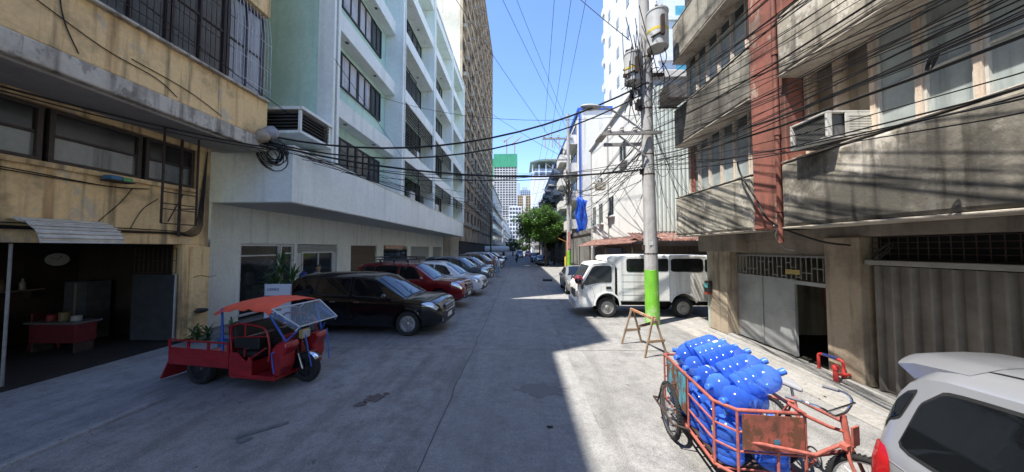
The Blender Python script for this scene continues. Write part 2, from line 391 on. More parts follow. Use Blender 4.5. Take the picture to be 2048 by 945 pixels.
# corrugated awning
b = MB(); n = 44; vs = []
for i in range(n+1):
    u = i/n
    for j in range(9):
        a = R(90*j/8); rr = 1+.03*math.sin(j*8.0)
        vs.append((-8.79+.62*math.sin(a)*1.0, 5.02+1.12*u, 2.50+.42*math.cos(a)+.012*math.sin(j*2.6)))
b.add(vs, [(i*9+j,(i+1)*9+j,(i+1)*9+j+1,i*9+j+1) for i in range(n) for j in range(8)])
for j in range(1,9):
    a = R(90*j/8); b.tube([(-8.79+.63*math.sin(a),5.02,2.505+.43*math.cos(a)),(-8.79+.63*math.sin(a),6.14,2.505+.43*math.cos(a))], .017, 6)
aw = b.build('awning', mat('corrugated_cream', (.60,.57,.50), .6, var=.2, vscale=6), YB, smooth=60); s_ = aw.modifiers.new('solid','SOLIDIFY'); s_.thickness=.012
# hanging steel sign frame
b = MB()
for y in (6.86,7.62): b.tube([(-8.28,y,2.98),(-8.28,y,5.2)], .024, 7)
b.tube([(-8.72,7.62,2.7),(-8.72,7.62,5.2)], .03, 8)
for z in (2.98,3.32,3.45,3.72): b.tube([(-8.28,6.86,z),(-8.28,7.62,z)], .013, 6)
b.tube([(-8.28,7.0,3.02),(-8.28,7.3,3.72)], .013, 6); b.tube([(-8.28,7.62,3.4),(-8.72,7.62,3.4)], .015, 6)
b.build('hanging_frame', M_RUSTSTEEL, YB)
# conduits and cable runs on the wall
b = MB(); rr = random.Random(11)
for k in range(5):
    z = 2.74+k*.022
    b.tube(smoothpath([(-8.77-.0*k, 3.0+2.2*i, z+rr.uniform(-.025,.025)) for i in range(3)]+[(-8.76,8.0-.05*k,z-.02),(-8.76,8.22-.04*k,z+.2),(-8.76,8.25-.03*k,3.4),(-8.76,8.3,5.1)], 5), .011, 5)
for k in range(2): b.tube(smoothpath([(-8.77,3.5,3.78+.03*k),(-8.77,5,3.74+.04*k),(-8.77,6.3,3.72),(-8.77,7.0,3.80)],5), .010, 5)
for pts in ([(-8.785,6.7,3.75),(-8.785,6.5,3.4),(-8.785,6.2,3.0),(-8.785,6.1,2.8)], [(-8.785,7.2,3.6),(-8.785,6.9,3.3),(-8.785,6.7,2.85)], [(-8.69,8.0,1.62),(-8.69,8.2,1.66),(-8.69,8.4,1.60),(-8.69,8.6,1.63)]):
    b.tube(smoothpath(pts,5), .007, 5)
for pts in ([(-7.485,4.3,6.3),(-7.485,5.2,6.0),(-7.485,6.0,5.9),(-7.485,6.4,5.7)], [(-7.485,4.6,7.0),(-7.485,4.7,6.2),(-7.485,4.9,5.7)], [(-7.485,5.6,6.05),(-7.485,6.6,5.95),(-7.485,7.4,5.72)]):
    b.tube(smoothpath(pts,6), .009, 5)
b.build('wall_cable', M_WIRE, YB)

# ================================================================== mint green office building
GB = thing('mint_office_block', 'pale mint office block with white fins and long ground floor canopy', 'building')
gw = plaster('mint_white_paint', (.83,.86,.81), (.55,.59,.56), .3, .3, None, 0, .6, 7, .08, .6)
gg = plaster('mint_green_paint', (.54,.75,.64), (.34,.51,.43), .3, .3, None, 0, .6, 8, .08, .6)
gs = plaster('soffit_grey_paint', (.56,.59,.58), (.40,.43,.42), .3, .1, None, 0, .7, 9, .05)
gwl = plaster('shopfront_white_paint', (.80,.83,.76), (.54,.57,.51), .35, .4, None, 0, .6, 10, .08)
alum = mat('white_aluminium', (.58,.60,.60), .4, .2); dfr = mat('dark_window_frame', (.022,.023,.025), .5)
shops = [(10.0,12.45,2.56),(12.62,15.45,2.58),(16.7,19.75,2.56),(20.75,25.2,2.56),(26.0,31.3,2.56),(32.6,36.3,2.56)]
wl = []; y = 9.0
for (a, c, z) in shops: wl.append((-9.55,y,0,-9.3,a,3.78)); wl.append((-9.55,a+.002,z,-9.3,c-.002,3.78)); y = c
wl.append((-9.55,y,0,-9.3,36.9,3.78)); wl.append((-20,9.0,0,-9.553,9.2,3.78)); wl.append((-20,9.203,0,-9.75,36.9,3.7))
part(GB, 'ground_floor_wall', gwl, wl)
part(GB, 'canopy', gw, [(-20,9.0,3.784,-6.84,36.9,5.45)], .02)
part(GB, 'canopy_soffit', gs, [(-9.29,9.06,3.765,-6.9,36.8,3.7825)])
part(GB, 'cornice', gw, [(-20,8.96,5.453,-6.80,36.9,5.50)], .01)
part(GB, 'upper_wall', gg, [(-20,11.15,5.503,-7.87,36.9,22.2), (-20,11.0,5.503,-7.42,11.147,22.0)])
fy = [10.87,17.4,23.9,30.4,36.65]
part(GB, 'fin', gw, [(-7.44,10.87,5.503,-6.84,10.997,22.4)], .01)
part(GB, 'fin', gw, [(-7.868,11.15,5.503,-6.85,11.3,22.4)], .01)
for y in fy[1:]: part(GB, 'fin', gw, [(-7.868,y,5.503,-6.82,y+.25,22.4)], .01)
sp = []; sf = []
LV = [7.7,11.3,14.9,18.5,21.6]
for i in range(4):
    y0 = 11.302 if i == 0 else fy[i]+.252; y1 = fy[i+1]-.002; X = -7.28 if i == 0 else -6.92
    for z in LV: part(GB, 'spandrel', gw, [(-7.867,y0,z,X,y1,z+.75)], .012)
part(GB, 'parapet', gw, [(-7.9,10.9,22.403,-6.86,36.9,22.6)])
dl = mat('downlight', (.10,.10,.10), .4)
for i in range(4):
    for z in LV[:4]:
        for q in (.3,.7):
            y = fy[i]+6.4*q; part(GB, 'downlight', dl, [(-7.55,y-.07,z-.02,-7.41,y+.07,z-.003)])
crm = wintcurtain('cream_curtain_glass', (.50,.46,.40), (.16,.15,.13))
wz = [(5.6,7.2),(9.45,11.0),(13.05,14.6),(16.65,18.2)]
for j, (z0, z1) in enumerate(wz):
    for q, (y0, y1) in enumerate(((11.5,12.9),(12.94,14.3),(14.34,15.6),(15.64,16.7))):
        win(GB, -7.85, y0, y1, z0, z1, 1, 2, 1, dfr, windark() if (j == 0 or q == 3) else crm, 'window', .06, .07)
    for i in range(1,4):
        ya = fy[i]+.4
        for q in range(3):
            if i == 3 and q == 2: continue
            win(GB, -7.85, ya+q*1.95, ya+q*1.95+1.9, z0-.1, z1+.05, 1, 2, 1, dfr, windark(), 'window', .05, .07)
def louvre(parent, X, y0, y1, z0, z1, n, m):
    b = MB()
    for k in range(n):
        z = z0+(z1-z0)*(k+.5)/n; b.cbox((X, (y0+y1)/2, z), (.13, y1-y0, .03), Matrix.Rotation(R(35),3,'Y'))
    for y in (y0,(y0+y1)/2,y1): b.box(X-.03,y-.03,z0,X+.03,y+.03,z1)
    return b.build('louvre_screen', m, parent)
lm = mat('charcoal_louvre', (.06,.062,.068), .5)
for (i, z0, z1, ya, yb) in ((1,10.2,11.28,0,6.2),(1,8.5,10.1,0,2.6),(1,6.75,7.68,0,6.2),(2,6.75,7.68,0,6.2),(2,10.1,11.28,0,6.2),(3,6.75,7.68,0,5.8),(1,12.1,13.6,0,2.4),(3,10.2,11.28,0,5.8)):
    y = fy[i]+.26; louvre(GB, -6.97, y+ya, y+yb, z0, z1, max(5,int((z1-z0)/.17)), lm)
part(GB, 'balcony_clutter', mat('clutter_dark', (.03,.035,.03), .8, var=.5, vscale=4), [(-7.5,17.8,5.505,-7.1,18.6,6.3),(-7.6,19.2,5.505,-7.2,20.9,6.0),(-7.5,21.6,5.505,-7.1,22.4,6.2)], .03)
# boxed louvre housing on the canopy end
part(GB, 'louvre_housing', gw, [(-9.4,9.28,6.0,-6.84,10.865,6.09),(-9.4,9.28,6.76,-6.80,10.865,6.86),(-6.96,9.32,6.093,-6.88,9.40,6.757),(-6.96,10.75,6.093,-6.88,10.86,6.757),(-9.4,9.4,6.093,-8.6,10.86,6.757)], .01)
b = MB()
for k in range(6):
    z = 6.15+k*.105
    b.cbox((-6.92,10.07,z),(.11,1.34,.03),Matrix.Rotation(R(35),3,'Y')); b.cbox((-7.8,9.36,z),(1.66,.11,.03),Matrix.Rotation(R(35),3,'X'))
b.build('louvre_slats', lm, GB); part(GB, 'housing_core', M_GAP, [(-8.6,9.55,6.093,-7.1,10.8,6.757)])
for y in fy[1:]:
    b = MB(); b.tube([(-6.80,y+.3,5.5),(-6.80,y+.3,22.3)], .035, 7); b.build('downpipe', gw, GB)
# shopfronts
sg = glass_dark('shop_glass', (.018,.022,.022), .05, .3, .7)
f = win(GB, -9.42, 10.02, 11.72, .12, 2.54, 1, 1, 1, alum, sg, 'shop_window', .06, .08, split=[2.14])
d = win(GB, -9.42, 11.76, 12.43, .05, 2.54, 1, 1, 1, alum, sg, 'glass_door', .07, .09, split=[2.2]); part(d, 'handle', M_CHROME, [(-9.33,11.86,.95,-9.30,11.89,1.35)])
f = win(GB, -9.44, 13.0, 15.2, .95, 2.25, 1, 2, 1, alum, sg, 'reception_window', .07, .08)
def shutter(y0, y1, z0, z1, m, name='roller_shutter', X=-9.42):
    b = MB(); n = int((z1-z0)/.09)
    for k in range(n):
        z = z0+(z1-z0)*k/n; b.prism([(X,z),(X+.025,z+.02),(X+.03,z+.06),(X,z+(z1-z0)/n)],'y',y0,y1)
    return b.build(name, m, GB)
shg = mat('shutter_grey', (.40,.42,.40), .5, .2, var=.15, vscale=5); shb = mat('shutter_brown', (.155,.12,.085), .55, .1, var=.2, vscale=5)
shutter(12.66,15.42,2.2,2.57,shg); part(GB, 'reception_surround', alum, [(-9.5,12.64,.01,-9.38,12.98,2.197),(-9.5,15.22,.01,-9.38,15.43,2.197),(-9.5,12.985,.01,-9.40,15.217,.94)])
shutter(16.72,19.72,.03,2.54,shb); shutter(26.02,31.28,.03,2.54,shg); shutter(32.62,36.28,.03,2.54,shg)
win(GB, -9.42, 20.77, 25.18, .05, 2.3, 1, 4, 1, dfr, sg, 'shop_window', .06, .08, split=[2.0]); part(GB, 'shop_sign', mat('faded_salmon_sign', (.55,.36,.28), .6), [(-9.29,20.9,2.36,-9.22,24.2,2.62)])

# ================================================================== tall beige tower with rows of window air conditioners
BT = thing('beige_tower_block', 'tall soot-stained beige tower block with deep window grid beyond the mint block', 'building')
bt = plaster('beige_concrete', (.50,.395,.27), (.15,.11,.08), .6, .7, None, 0, .85, 12, .1, .5); bt2 = plaster('beige_side_wall', (.66,.60,.50), (.36,.32,.27), .4, .6, None, 0, .85, 13, .1, .3)
nfl, ncl, y0b, y1b = 15, 12, 38.0, 81.0; fh = 3.2; cw = (y1b-y0b)/ncl; zb0 = 5.0; ztop = zb0+nfl*fh
part(BT, 'core_wall', bt2, [(-24,y0b,0.01,-7.62,y1b,ztop+1.4)])
part(BT, 'ground_floor_wall', plaster('dark_plinth', (.05,.042,.035), (.02,.02,.02), .5, .3, None, 0, .8, 14), [(-7.615,y0b+.02,.02,-7.5,y1b,3.3)])
for c in range(ncl+1):
    y = y0b+c*cw; part(BT, 'pier', bt, [(-7.615,max(y0b,y-.17),3.303,-7.30,min(y1b,y+.17),ztop+.9)])
for f_ in range(nfl+1):
    z = zb0+f_*fh; b = MB()
    for c in range(ncl):
        y = y0b+c*cw; b.box(-7.615,y+.173,z-.55 if f_ else 3.31,-7.40,y+cw-.173,z+.42); b.box(-7.395,y+.18,z+.36,-7.22,y+cw-.18,z+.46)
    b.build('spandrel', bt, BT)
part(BT, 'parapet', bt, [(-7.615,y0b,ztop+.905,-7.2,y1b,ztop+1.5)])
b = MB(); b.box(-7.615,0,0,-7.585,cw-.4,fh-1.0); w0 = b.mesh('window', glass_dark('tower_glass', (.012,.012,.013), .3, .5, .3))
b = MB(); 
for yy in (0,(cw-.4)*.33,(cw-.4)*.66,cw-.46): b.box(-7.584,yy,0,-7.55,yy+.06,fh-1.0)
wfm = b.mesh('frame', mat('tower_frame', (.16,.14,.12), .6)); cnt = 0; rest = MB(); acs = []
rng = random.Random(21)
for c in range(ncl):
    for f_ in range(nfl):
        yy = y0b+c*cw+.2; zz = zb0+f_*fh+.44
        if f_ < 13 and cnt < 100:
            o = bpy.data.objects.new('window', w0); COL.objects.link(o); o.parent = BT; o.location = (0,yy,zz)
            o2 = bpy.data.objects.new('frame', wfm); COL.objects.link(o2); o2.parent = o; cnt += 1
        else: rest.box(-7.615,yy,zz,-7.585,yy+cw-.4,zz+fh-1.0)
        if rng.random() < .62 and f_ < 14 and (c < 8): acs.append((c,f_,yy+rng.choice([.25,1.3,2.1]),zz-.02))
o = rest.build('windows', glass_dark('tower_glass', (.012,.012,.013), .3, .5, .3), BT); o['kind'] = 'stuff'
def ac_mesh(nm, m, w=.66, h=.44, d=.55):
    b = MB(); b.box(0,0,0,d,w,h); 
    for k in range(7): b.box(d+.001,.04,.05+k*.05,d+.012,w-.04,.075+k*.05)
    for s in (0,1): b.box(d*.35,-.008 if s == 0 else w+.001,.08,d*.9,-.001 if s == 0 else w+.008,h-.08)
    return b.mesh(nm, m)
acm = ac_mesh('window_air_conditioner', mat('stained_ac_case', (.42,.39,.33), .6, .1, var=.3, vscale=6))
for (c, f_, y, z) in acs:
    o = bpy.data.objects.new('window_air_conditioner', acm); COL.objects.link(o); o.location = (-7.45, y, z)
    tag(o, 'stained air conditioner on the beige tower, %s row up, %s bay along' % (ORD[f_], ORD[c]), 'air conditioner', 'air conditioners on the beige tower')

# ================================================================== farther left side of the street
gm_ = plaster('grey_white_concrete', (.50,.49,.46), (.25,.24,.22), .5, .6, None, 0, .8, 15, .05, .4)
def strip_block(name, label, x0, x1, y0, y1, h, s, fl, m, gm, X=None, cat='building'):
    t = thing(name, label, cat); X = x1 if s > 0 else x0
    part(t, 'wall', m, [(x0,y0,.01,x1,y1,h)])
    n = int((h-3.2)/fl)
    for k in range(n):
        z = 3.6+k*fl; b = MB(); b.box(X+s*.003,y0+.8,z+.9,X+s*.05,y1-.8,z+2.3); wb_ = b
        b = MB(); b.box(X+s*.003,y0+.1,z-.1,X+s*.7,y1-.1,z+.85); b.build('ledge', m, t)
        wb_.mi = 1
        for q in range(int((y1-y0)/3)): wb_.box(X+s*.04,y0+.8+q*3,z+.903,X+s*.12,y0+1.1+q*3,z+2.297)
        wb_.build('window_band', [gm, m], t)
    part(t, 'parapet', m, [(x0,y0-.2,h+.003,x1+s*.3 if s > 0 else x1,y1+.2,h+.5)] if s > 0 else [(x0-.3,y0-.2,h+.003,x1,y1+.2,h+.5)])
    return t
strip_block('grey_office_block', 'low grey-white block with stepped window bands past the beige tower', -24, -7.6, 84, 128, 19.5, 1, 3.4, gm_, windark())
strip_block('pale_warehouse', 'pale low block with blue downpipes at the far end of the street', -26, -7.2, 132, 230, 15, 1, 3.4, plaster('pale_blue_wall', (.5,.53,.55), (.3,.32,.33), .4, .4, None, 0, .8, 16), windark())
t = thing('water_tank', 'white horizontal water tank on stands past the row of parked cars', 'tank', (-7.5,66,0))
b = MB(); b.lathe([(0,-3.3),(.4,-3.2),(.6,-2.9),(.66,-2.4),(.66,2.4),(.6,2.9),(.4,3.2),(0,3.3)],20,Matrix.Translation((2.0,0,2.2)) @ Matrix.Rotation(math.pi/2,4,'Y')); b.build('tank_shell', mat('white_tank', (.75,.75,.73), .5), t, smooth=50)
part(t, 'cradle', M_RUSTSTEEL, [(-.2,-.4,.0,.2,.4,1.6),(3.8,-.4,.0,4.2,.4,1.6)])
# construction tower
def grid_tower(name, label, x0, x1, y0, y1, h, fl, bay, cm, gm, s=None, net=None, cat='tower'):
    t = thing(name, label, cat)
    part(t, 'core', gm, [(x0+.5,y0+.5,.01,x1-.5,y1-.5,h-.3)])
    b = MB(); n = int(h/fl)
    for k in range(n+1): b.box(x0,y0,k*fl+.02,x1,y1,k*fl+fl*.32)
    b.build('floor_slab', cm, t)
    b = MB(); q = max(2,int((x1-x0)/bay))
    for k in range(q+1):
        x = x0+(x1-x0)*k/q; b.box(x-bay*.16,y0-.15,.01,x+bay*.16,y0+.35,h)
    q = max(2,int((y1-y0)/bay))
    for k in range(q+1):
        y = y0+(y1-y0)*k/q
        for X in (x0-.15,x1-.2): b.box(X,y-bay*.16,.01,X+.35,y+bay*.16,h)
    b.build('column', cm, t)
    if net:
        part(t, 'safety_net', net, [(x0-.6,y0-.6,h-17,x1+.6,y1+.6,h+.4)])
    return t
cc = plaster('raw_concrete', (.60,.58,.56), (.42,.41,.40), .4, .5, None, 0, .9, 18, 0, .1); gd = mat('far_dark_glass', (.06,.065,.07), .5)
netm = plaster('green_net', (.07,.33,.19), (.06,.22,.14), .6, .6, None, 0, .9, 19, 0, .12)
T1 = grid_tower('unfinished_tower', 'unfinished concrete high-rise wrapped in green netting at its top', -34, -4.2, 400, 430, 126, 3.2, 3.4, cc, gd, net=netm)
T1b = part(T1, 'net_wing', netm, [(-42,402,94,-34.7,428,121)]); T1c = part(T1, 'side_wing', cc, [(-42,403,.02,-34.7,427,93.9)])
b = MB()
for (x, h, dx, dz) in ((-18,150,9,6),(1.0-8,146,10,9)):
    b.tube([(x,414,120),(x,414,h)], .5, 4); b.tube([(x-dx*.35,414,h-1.5),(x+dx,414,h+dz)], .4, 4); b.tube([(x,414,h),(x+dx,414,h+dz)],.2,4); b.box(x-4,413,h-3,x-2.2,415,h-.8)
b.build('crane', mat('crane_red', (.35,.10,.06), .6), T1)
T2 = grid_tower('blue_glass_tower', 'pale blue high-rise with stepped crown behind the unfinished tower', 1, 16, 470, 490, 92, 3.2, 2.6, mat('pale_blue_frame', (.46,.53,.62), .6), mat('pale_blue_glass', (.14,.20,.28), .3))
part(T2, 'crown', mat('pale_blue_frame', (.46,.53,.62), .6), [(-4,474,.02,.7,488,104),(3,473,92.5,12,487,97)])
T3 = grid_tower('tan_tower', 'tan brick high-rise with white centre strip', -2.6, 12, 350, 366, 62, 3.1, 2.4, mat('tan_frame', (.42,.32,.20), .8), mat('tan_dark', (.16,.12,.09), .6))
part(T3, 'centre_strip', mat('cream_strip', (.6,.57,.5), .8), [(3.6,349.2,.02,6.6,349.8,62)])
grid_tower('white_apartment_block', 'small white apartment block left of the tree below the tan high-rise', -8, 1, 230, 245, 33, 3.0, 2.0, mat('white_frame', (.66,.66,.64), .7), mat('grey_dark', (.15,.16,.17), .5))
grid_tower('stepped_grey_block', 'stepped grey block below the unfinished tower', -12.5, -8.2, 236, 255, 24, 3.0, 2.0, mat('grey_frame', (.4,.4,.4), .7), mat('grey_dark', (.15,.16,.17), .5))
# white tower with curved roof
T4 = thing('curved_roof_tower', 'plain white tower with curved green roof on open columns', 'tower')
wt = plaster('far_white_render', (.72,.73,.75), (.5,.5,.52), .3, .3, None, 0, .8, 20, 0, .15)
part(T4, 'shaft', wt, [(6.0,150,.02,20,168,37.4)]); b = MB()
for x in (6.2,9.4,12.8,16.2,19.6):
    for y in (150.2,167.6): b.box(x-.25,y-.25,37.403,x+.25,y+.25,43.4)
b.box(6.0,150,40,6.3,168,40.4); b.box(6,150,39.9,20,150.3,40.3); b.build('column', wt, T4); part(T4, 'lantern', mat('sky_glass', (.35,.42,.5), .2), [(7.5,152,37.403,18.5,166,42)])
b = MB(); n = 12; pr = [(5.0+16*i/n, 43.4+2.6*math.sin(math.pi*(.15+.7*i/n))) for i in range(n+1)]; b.prism(pr+[(p[0],p[1]-.5-.6*(1-abs(2*i/n-1))) for i, p in reversed(list(enumerate(pr)))],'y',149,169); b.build('curved_roof', mat('roof_green_grey', (.17,.23,.19), .6), T4)
# ================================================================== right side beyond the lot
BB = thing('blue_trim_building', 'white walk-up building with blue corner trim and street balconies', 'building')
bw = plaster('blue_bldg_white', (.74,.73,.70), (.44,.42,.40), .35, .45, None, 0, .8, 22, .05, .5); bl = mat('cobalt_paint', (.03,.11,.52), .5, var=.15, vscale=3)
part(BB, 'wall', bw, [(6.5,33,.02,18,80,17.4)]); part(BB, 'corner_trim', bl, [(6.40,32.9,7.5,6.56,33.2,17.5),(6.35,33.3,17.403,6.9,80,17.8),(6.62,32.85,17.403,18,33.2,17.75)])
for k in range(4):
    for j in range(6):
        y = 34.5+j*7.4; z = 4.6+k*3.2
        b = MB(); b.box(5.5,y,z,6.497,y+4.2,z+.14); b.box(5.5,y,z+.143,5.62,y+4.2,z+1.05); b.box(5.622,y,z+.143,6.497,y+.12,z+1.05); b.box(5.622,y+4.08,z+.143,6.497,y+4.2,z+1.05); b.build('balcony', bw, BB)
        win(BB, 6.497, y+.5, y+3.7, z+.2, z+2.4, -1, 3, 1, dfr, windark(), 'window')
for k in range(3):
    for x in (8.0,): 
        z = 6.0+3.3*k; part(BB, 'side_window', windark(), [(x,32.93,z,x+.8,32.996,z+1.3)])
WBm = thing('white_corner_building', 'sunlit plain white two-storey building above rusty awning roof', 'building')
ww = plaster('sunlit_white_wall', (.80,.80,.78), (.55,.53,.50), .2, .3, None, 0, .8, 23, .1, .5); wg = plaster('pale_green_corrugated', (.70,.77,.73), (.48,.55,.51), .3, .4, None, 0, .7, 24, .1, .6)
part(WBm, 'wall', ww, [(6.0,14.72,.02,9.9,26,10.6)]); part(WBm, 'parapet', ww, [(5.85,14.6,10.603,9.9,26.1,10.95)], .02)
b = MB()
for i in range(40):
    x = 6.02+i*.19; b.prism([(x,14.715),(x+.06,14.695),(x+.12,14.695),(x+.18,14.715)],'z',3.2,10.4)
b.build('corrugated_cladding', wg, WBm)
for (y, z, w, h) in ((24.2,4.2,1.0,1.5),(22.2,4.2,1.1,1.5),(19.6,4.5,1.2,1.3),(24.0,7.6,.4,.5),(23.2,7.6,.4,.5),(22.4,7.6,.4,.5),(17.2,7.4,1.2,1.2)):
    f = win(WBm, 6.0, y, y+w, z, z+h, -1, 2, 1, alum, windark(), 'window', .05, .05); part(f, 'sill', ww, [(5.8,y-.08,z-.08,5.997,y+w+.08,z-.003)])
b = MB()
for (x,z0,z1) in ((0,2.9,10.4),): b.tube([(5.95,25.6,z0),(5.95,25.6,z1)],.05,7); b.tube([(5.95,20.8,3),(5.95,20.8,10.4)],.04,7)
b.build('downpipe', mat('grey_pipe', (.4,.4,.38), .6), WBm)
TW = thing('white_high_rise', 'tall white high-rise with teal window panels and serrated balconies', 'tower')
hw_ = plaster('tower_white', (.70,.71,.71), (.5,.5,.5), .25, .45, None, 0, .75, 25, .05, .3); teal = glass_dark('teal_panel', (.10,.34,.42), .25, .25, .6)
part(TW, 'wall', hw_, [(10,22,.02,24,36,70)])
for k in range(18):
    z = 12+k*3.0
    b = MB(); b.box(9.8,35.4,z,9.997,36.2,z+.7); b.build('balcony', hw_, TW)
    for y in (24.5,27.5,30.5,33.2):
        b = MB(); b.box(9.96,y,z+.8,9.997,y+.7,z+1.8); b.build('window', mat('faint_window', (.30,.32,.33), .4), TW)
for k in range(12):
    z = 12+k*3.0; b = MB(); b.box(11.3,21.94,z,12.9,21.997,z+2.0); b.build('window', teal, TW)
b = MB()
for k in range(20): b.box(9.99,21.85,9.9+k*3.0,24,21.996,10.2+k*3.0)
b.build('floor_band', hw_, TW)
# shanty shop with awning
SH = thing('awning_shop', 'dim street shop with shutters under rusty awning behind the white van', 'shop')
wood = plaster('weathered_boards', (.17,.13,.10), (.05,.04,.035), .6, .6, None, 0, .9, 26, .3, 2); rr_ = plaster('rusty_roof', (.25,.12,.095), (.11,.065,.055), .7, .5, (.36,.25,.21), .4, .85, 27, .2, 2)
part(SH, 'shop_wall', wood, [(5.75,13.9,.02,5.95,24,2.5),(5.953,13.9,.02,11.5,14.1,2.5)])
for i,(y0,y1) in enumerate(((14.3,16.4),(16.8,18.8),(19.2,21.4),(21.8,23.6))):
    part(SH, 'shutter', mat('shop_shutter_%d'%(i%2), [(.10,.085,.07),(.055,.06,.075)][i%2], .7, var=.3, vscale=6), [(5.70,y0,.3,5.747,y1,2.3)])
for i in range(5): part(SH, 'shutter', mat('shop_shutter_0', (.10,.085,.07), .7, var=.3, vscale=6), [(6.3+i*1.05,13.85,.4,7.2+i*1.05,13.897,2.2)])
part(SH, 'signboard', mat('blue_grey_board', (.09,.11,.16), .6), [(5.66,17.4,2.05,5.70,20.2,2.42)])
def corr(parent, pts_a, pts_b, m, n=50, amp=.02, name='awning'):
    b = MB(); vs = []; A0,A1 = map(Vector,pts_a); B0,B1 = map(Vector,pts_b)
    for i in range(n*2+1):
        u = i/(n*2); dz = amp*math.cos(i*math.pi); vs.append(A0.lerp(A1,u)+Vector((0,0,dz))); vs.append(B0.lerp(B1,u)+Vector((0,0,dz)))
    b.add(vs, [(2*i,2*i+1,2*i+3,2*i+2) for i in range(n*2)]); o = b.build(name, m, parent, smooth=70); s = o.modifiers.new('solid','SOLIDIFY'); s.thickness=.01; return o
corr(SH, ((5.98,13.2,3.05),(5.98,25.5,3.05)), ((4.75,13.2,2.62),(4.75,25.5,2.55)), rr_, 60)
corr(SH, ((5.0,14.65,3.12),(12,14.65,3.12)), ((5.0,13.1,2.72),(12,13.1,2.72)), rr_, 45)
for y in (13.4,17.5,21.5,25.2):
    b = MB(); b.tube([(4.85,y,.01),(4.85,y,2.6)],.035,7); b.build('awning_post', M_RUSTSTEEL, SH)
FN = thing('corrugated_fence', 'grey corrugated street fence under the tree', 'fence')
b = MB()
for i in range(150):
    y = 26.2+i*.3; b.prism([(6.1,y),(5.98,y+.06),(5.98,y+.16),(6.1,y+.22),(6.14,y+.22),(6.14,y)],'z',.02,4.1)
b.build('sheet_panel', plaster('fence_grey', (.22,.215,.20), (.10,.095,.085), .6, .7, None, 0, .8, 28, .1, .6), FN)
part(FN, 'rail', M_RUSTSTEEL, [(5.93,26.2,3.6,5.975,71,3.72),(5.93,26.2,.6,5.975,71,.72)])
RF = strip_block('balcony_walkup', 'dark grey far walk-up building beyond the tree', 6.6, 18, 84, 140, 12, -1, 3.2, plaster('dim_grey', (.34,.33,.32), (.16,.15,.14), .5, .5, None, 0, .8, 29), windark())
strip_block('low_teal_shop_row', 'low far shop row with pale walls on the sunny side', 7, 20, 150, 330, 9, -1, 3.2, plaster('pale_far', (.5,.48,.45), (.3,.28,.26), .5, .5, None, 0, .8, 30), windark())
strip_block('far_left_shop_row', 'far cream shop row along the shaded side', -22, -7.5, 240, 340, 8, 1, 3.2, plaster('pale_far2', (.55,.52,.46), (.3,.28,.26), .5, .5, None, 0, .8, 31), windark())

# ================================================================== grimy concrete building on the near right
RB = thing('grimy_concrete_building', 'weathered grey concrete building with red piers and overhanging balconies', 'building')
rc = plaster('grimy_concrete', (.43,.39,.32), (.06,.055,.046), .85, .85, (.66,.61,.53), .38, .9, 33, .5, 1.2, big=.85)
rc2 = plaster('mossy_concrete', (.42,.39,.325), (.07,.064,.054), .85, .8, (.64,.59,.51), .30, .9, 34, .5, 1.1, big=.8)
rp = plaster('faded_red_pier', (.33,.13,.10), (.12,.07,.055), .7, .8, (.42,.31,.25), .3, .85, 35, .3, 1.2)
rl = plaster('bare_concrete_lip', (.50,.45,.38), (.16,.14,.12), .7, .5, None, 0, .9, 36, .4, 2.5)
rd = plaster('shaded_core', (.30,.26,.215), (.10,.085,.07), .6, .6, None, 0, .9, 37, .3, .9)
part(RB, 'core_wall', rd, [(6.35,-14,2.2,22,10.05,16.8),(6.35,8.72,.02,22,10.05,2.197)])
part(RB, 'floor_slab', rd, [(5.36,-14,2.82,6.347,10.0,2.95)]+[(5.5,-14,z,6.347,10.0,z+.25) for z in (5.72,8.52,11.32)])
zs = [(2.8,4.0),(5.7,6.85),(8.5,9.7),(11.3,12.5),(14.1,15.3)]
for k, (z0, z1) in enumerate(zs):
    part(RB, 'balcony', rc, [(4.95,-14,z0,5.36,5.92,z1)], .06)
    part(RB, 'balcony', rc2, [(5.05,6.78,z0,5.36,10.08,z1)], .06)
    part(RB, 'balcony_end', rc2, [(5.362,9.75,z0,6.3,10.08,z1)], .05)
    part(RB, 'lip', rl, [(4.945,-14,z1+.002,5.38,5.915,z1+.03),(5.045,6.785,z1+.002,5.38,10.085,z1+.03)], .012)
    part(RB, 'drip_edge', rl, [(4.94,-14,z0-.035,5.5,5.918,z0-.002),(5.04,6.782,z0-.035,5.5,10.085,z0-.002)], .01)
b = MB(); b.box(5.075,5.922,2.80,5.6,6.778,16.5); b.build('pier', rp, RB, bevel=.02)
part(RB, 'end_pier', rp, [(5.5,9.75,2.955,5.85,9.98,5.715)], .015)
part(RB, 'parapet', rc, [(4.9,-14,16.803,22,10.1,17.4)], .03)
mul = plaster('peeling_cream_mullion', (.66,.56,.46), (.36,.24,.18), .6, .5, (.50,.30,.22), .12, .8, 38, .2, 4)
gla = wintcurtain('dusty_sky_reflection_glass', (.40,.45,.45), (.22,.25,.25)); glb = glass_dark('balcony_shade_glass', (.06,.07,.072), .15, .5)  # dusty panes with sky reflection in their pale colour; dark glass carries shade
wtr = mat('white_window_bead', (.55,.54,.50), .6, var=.2, vscale=9)
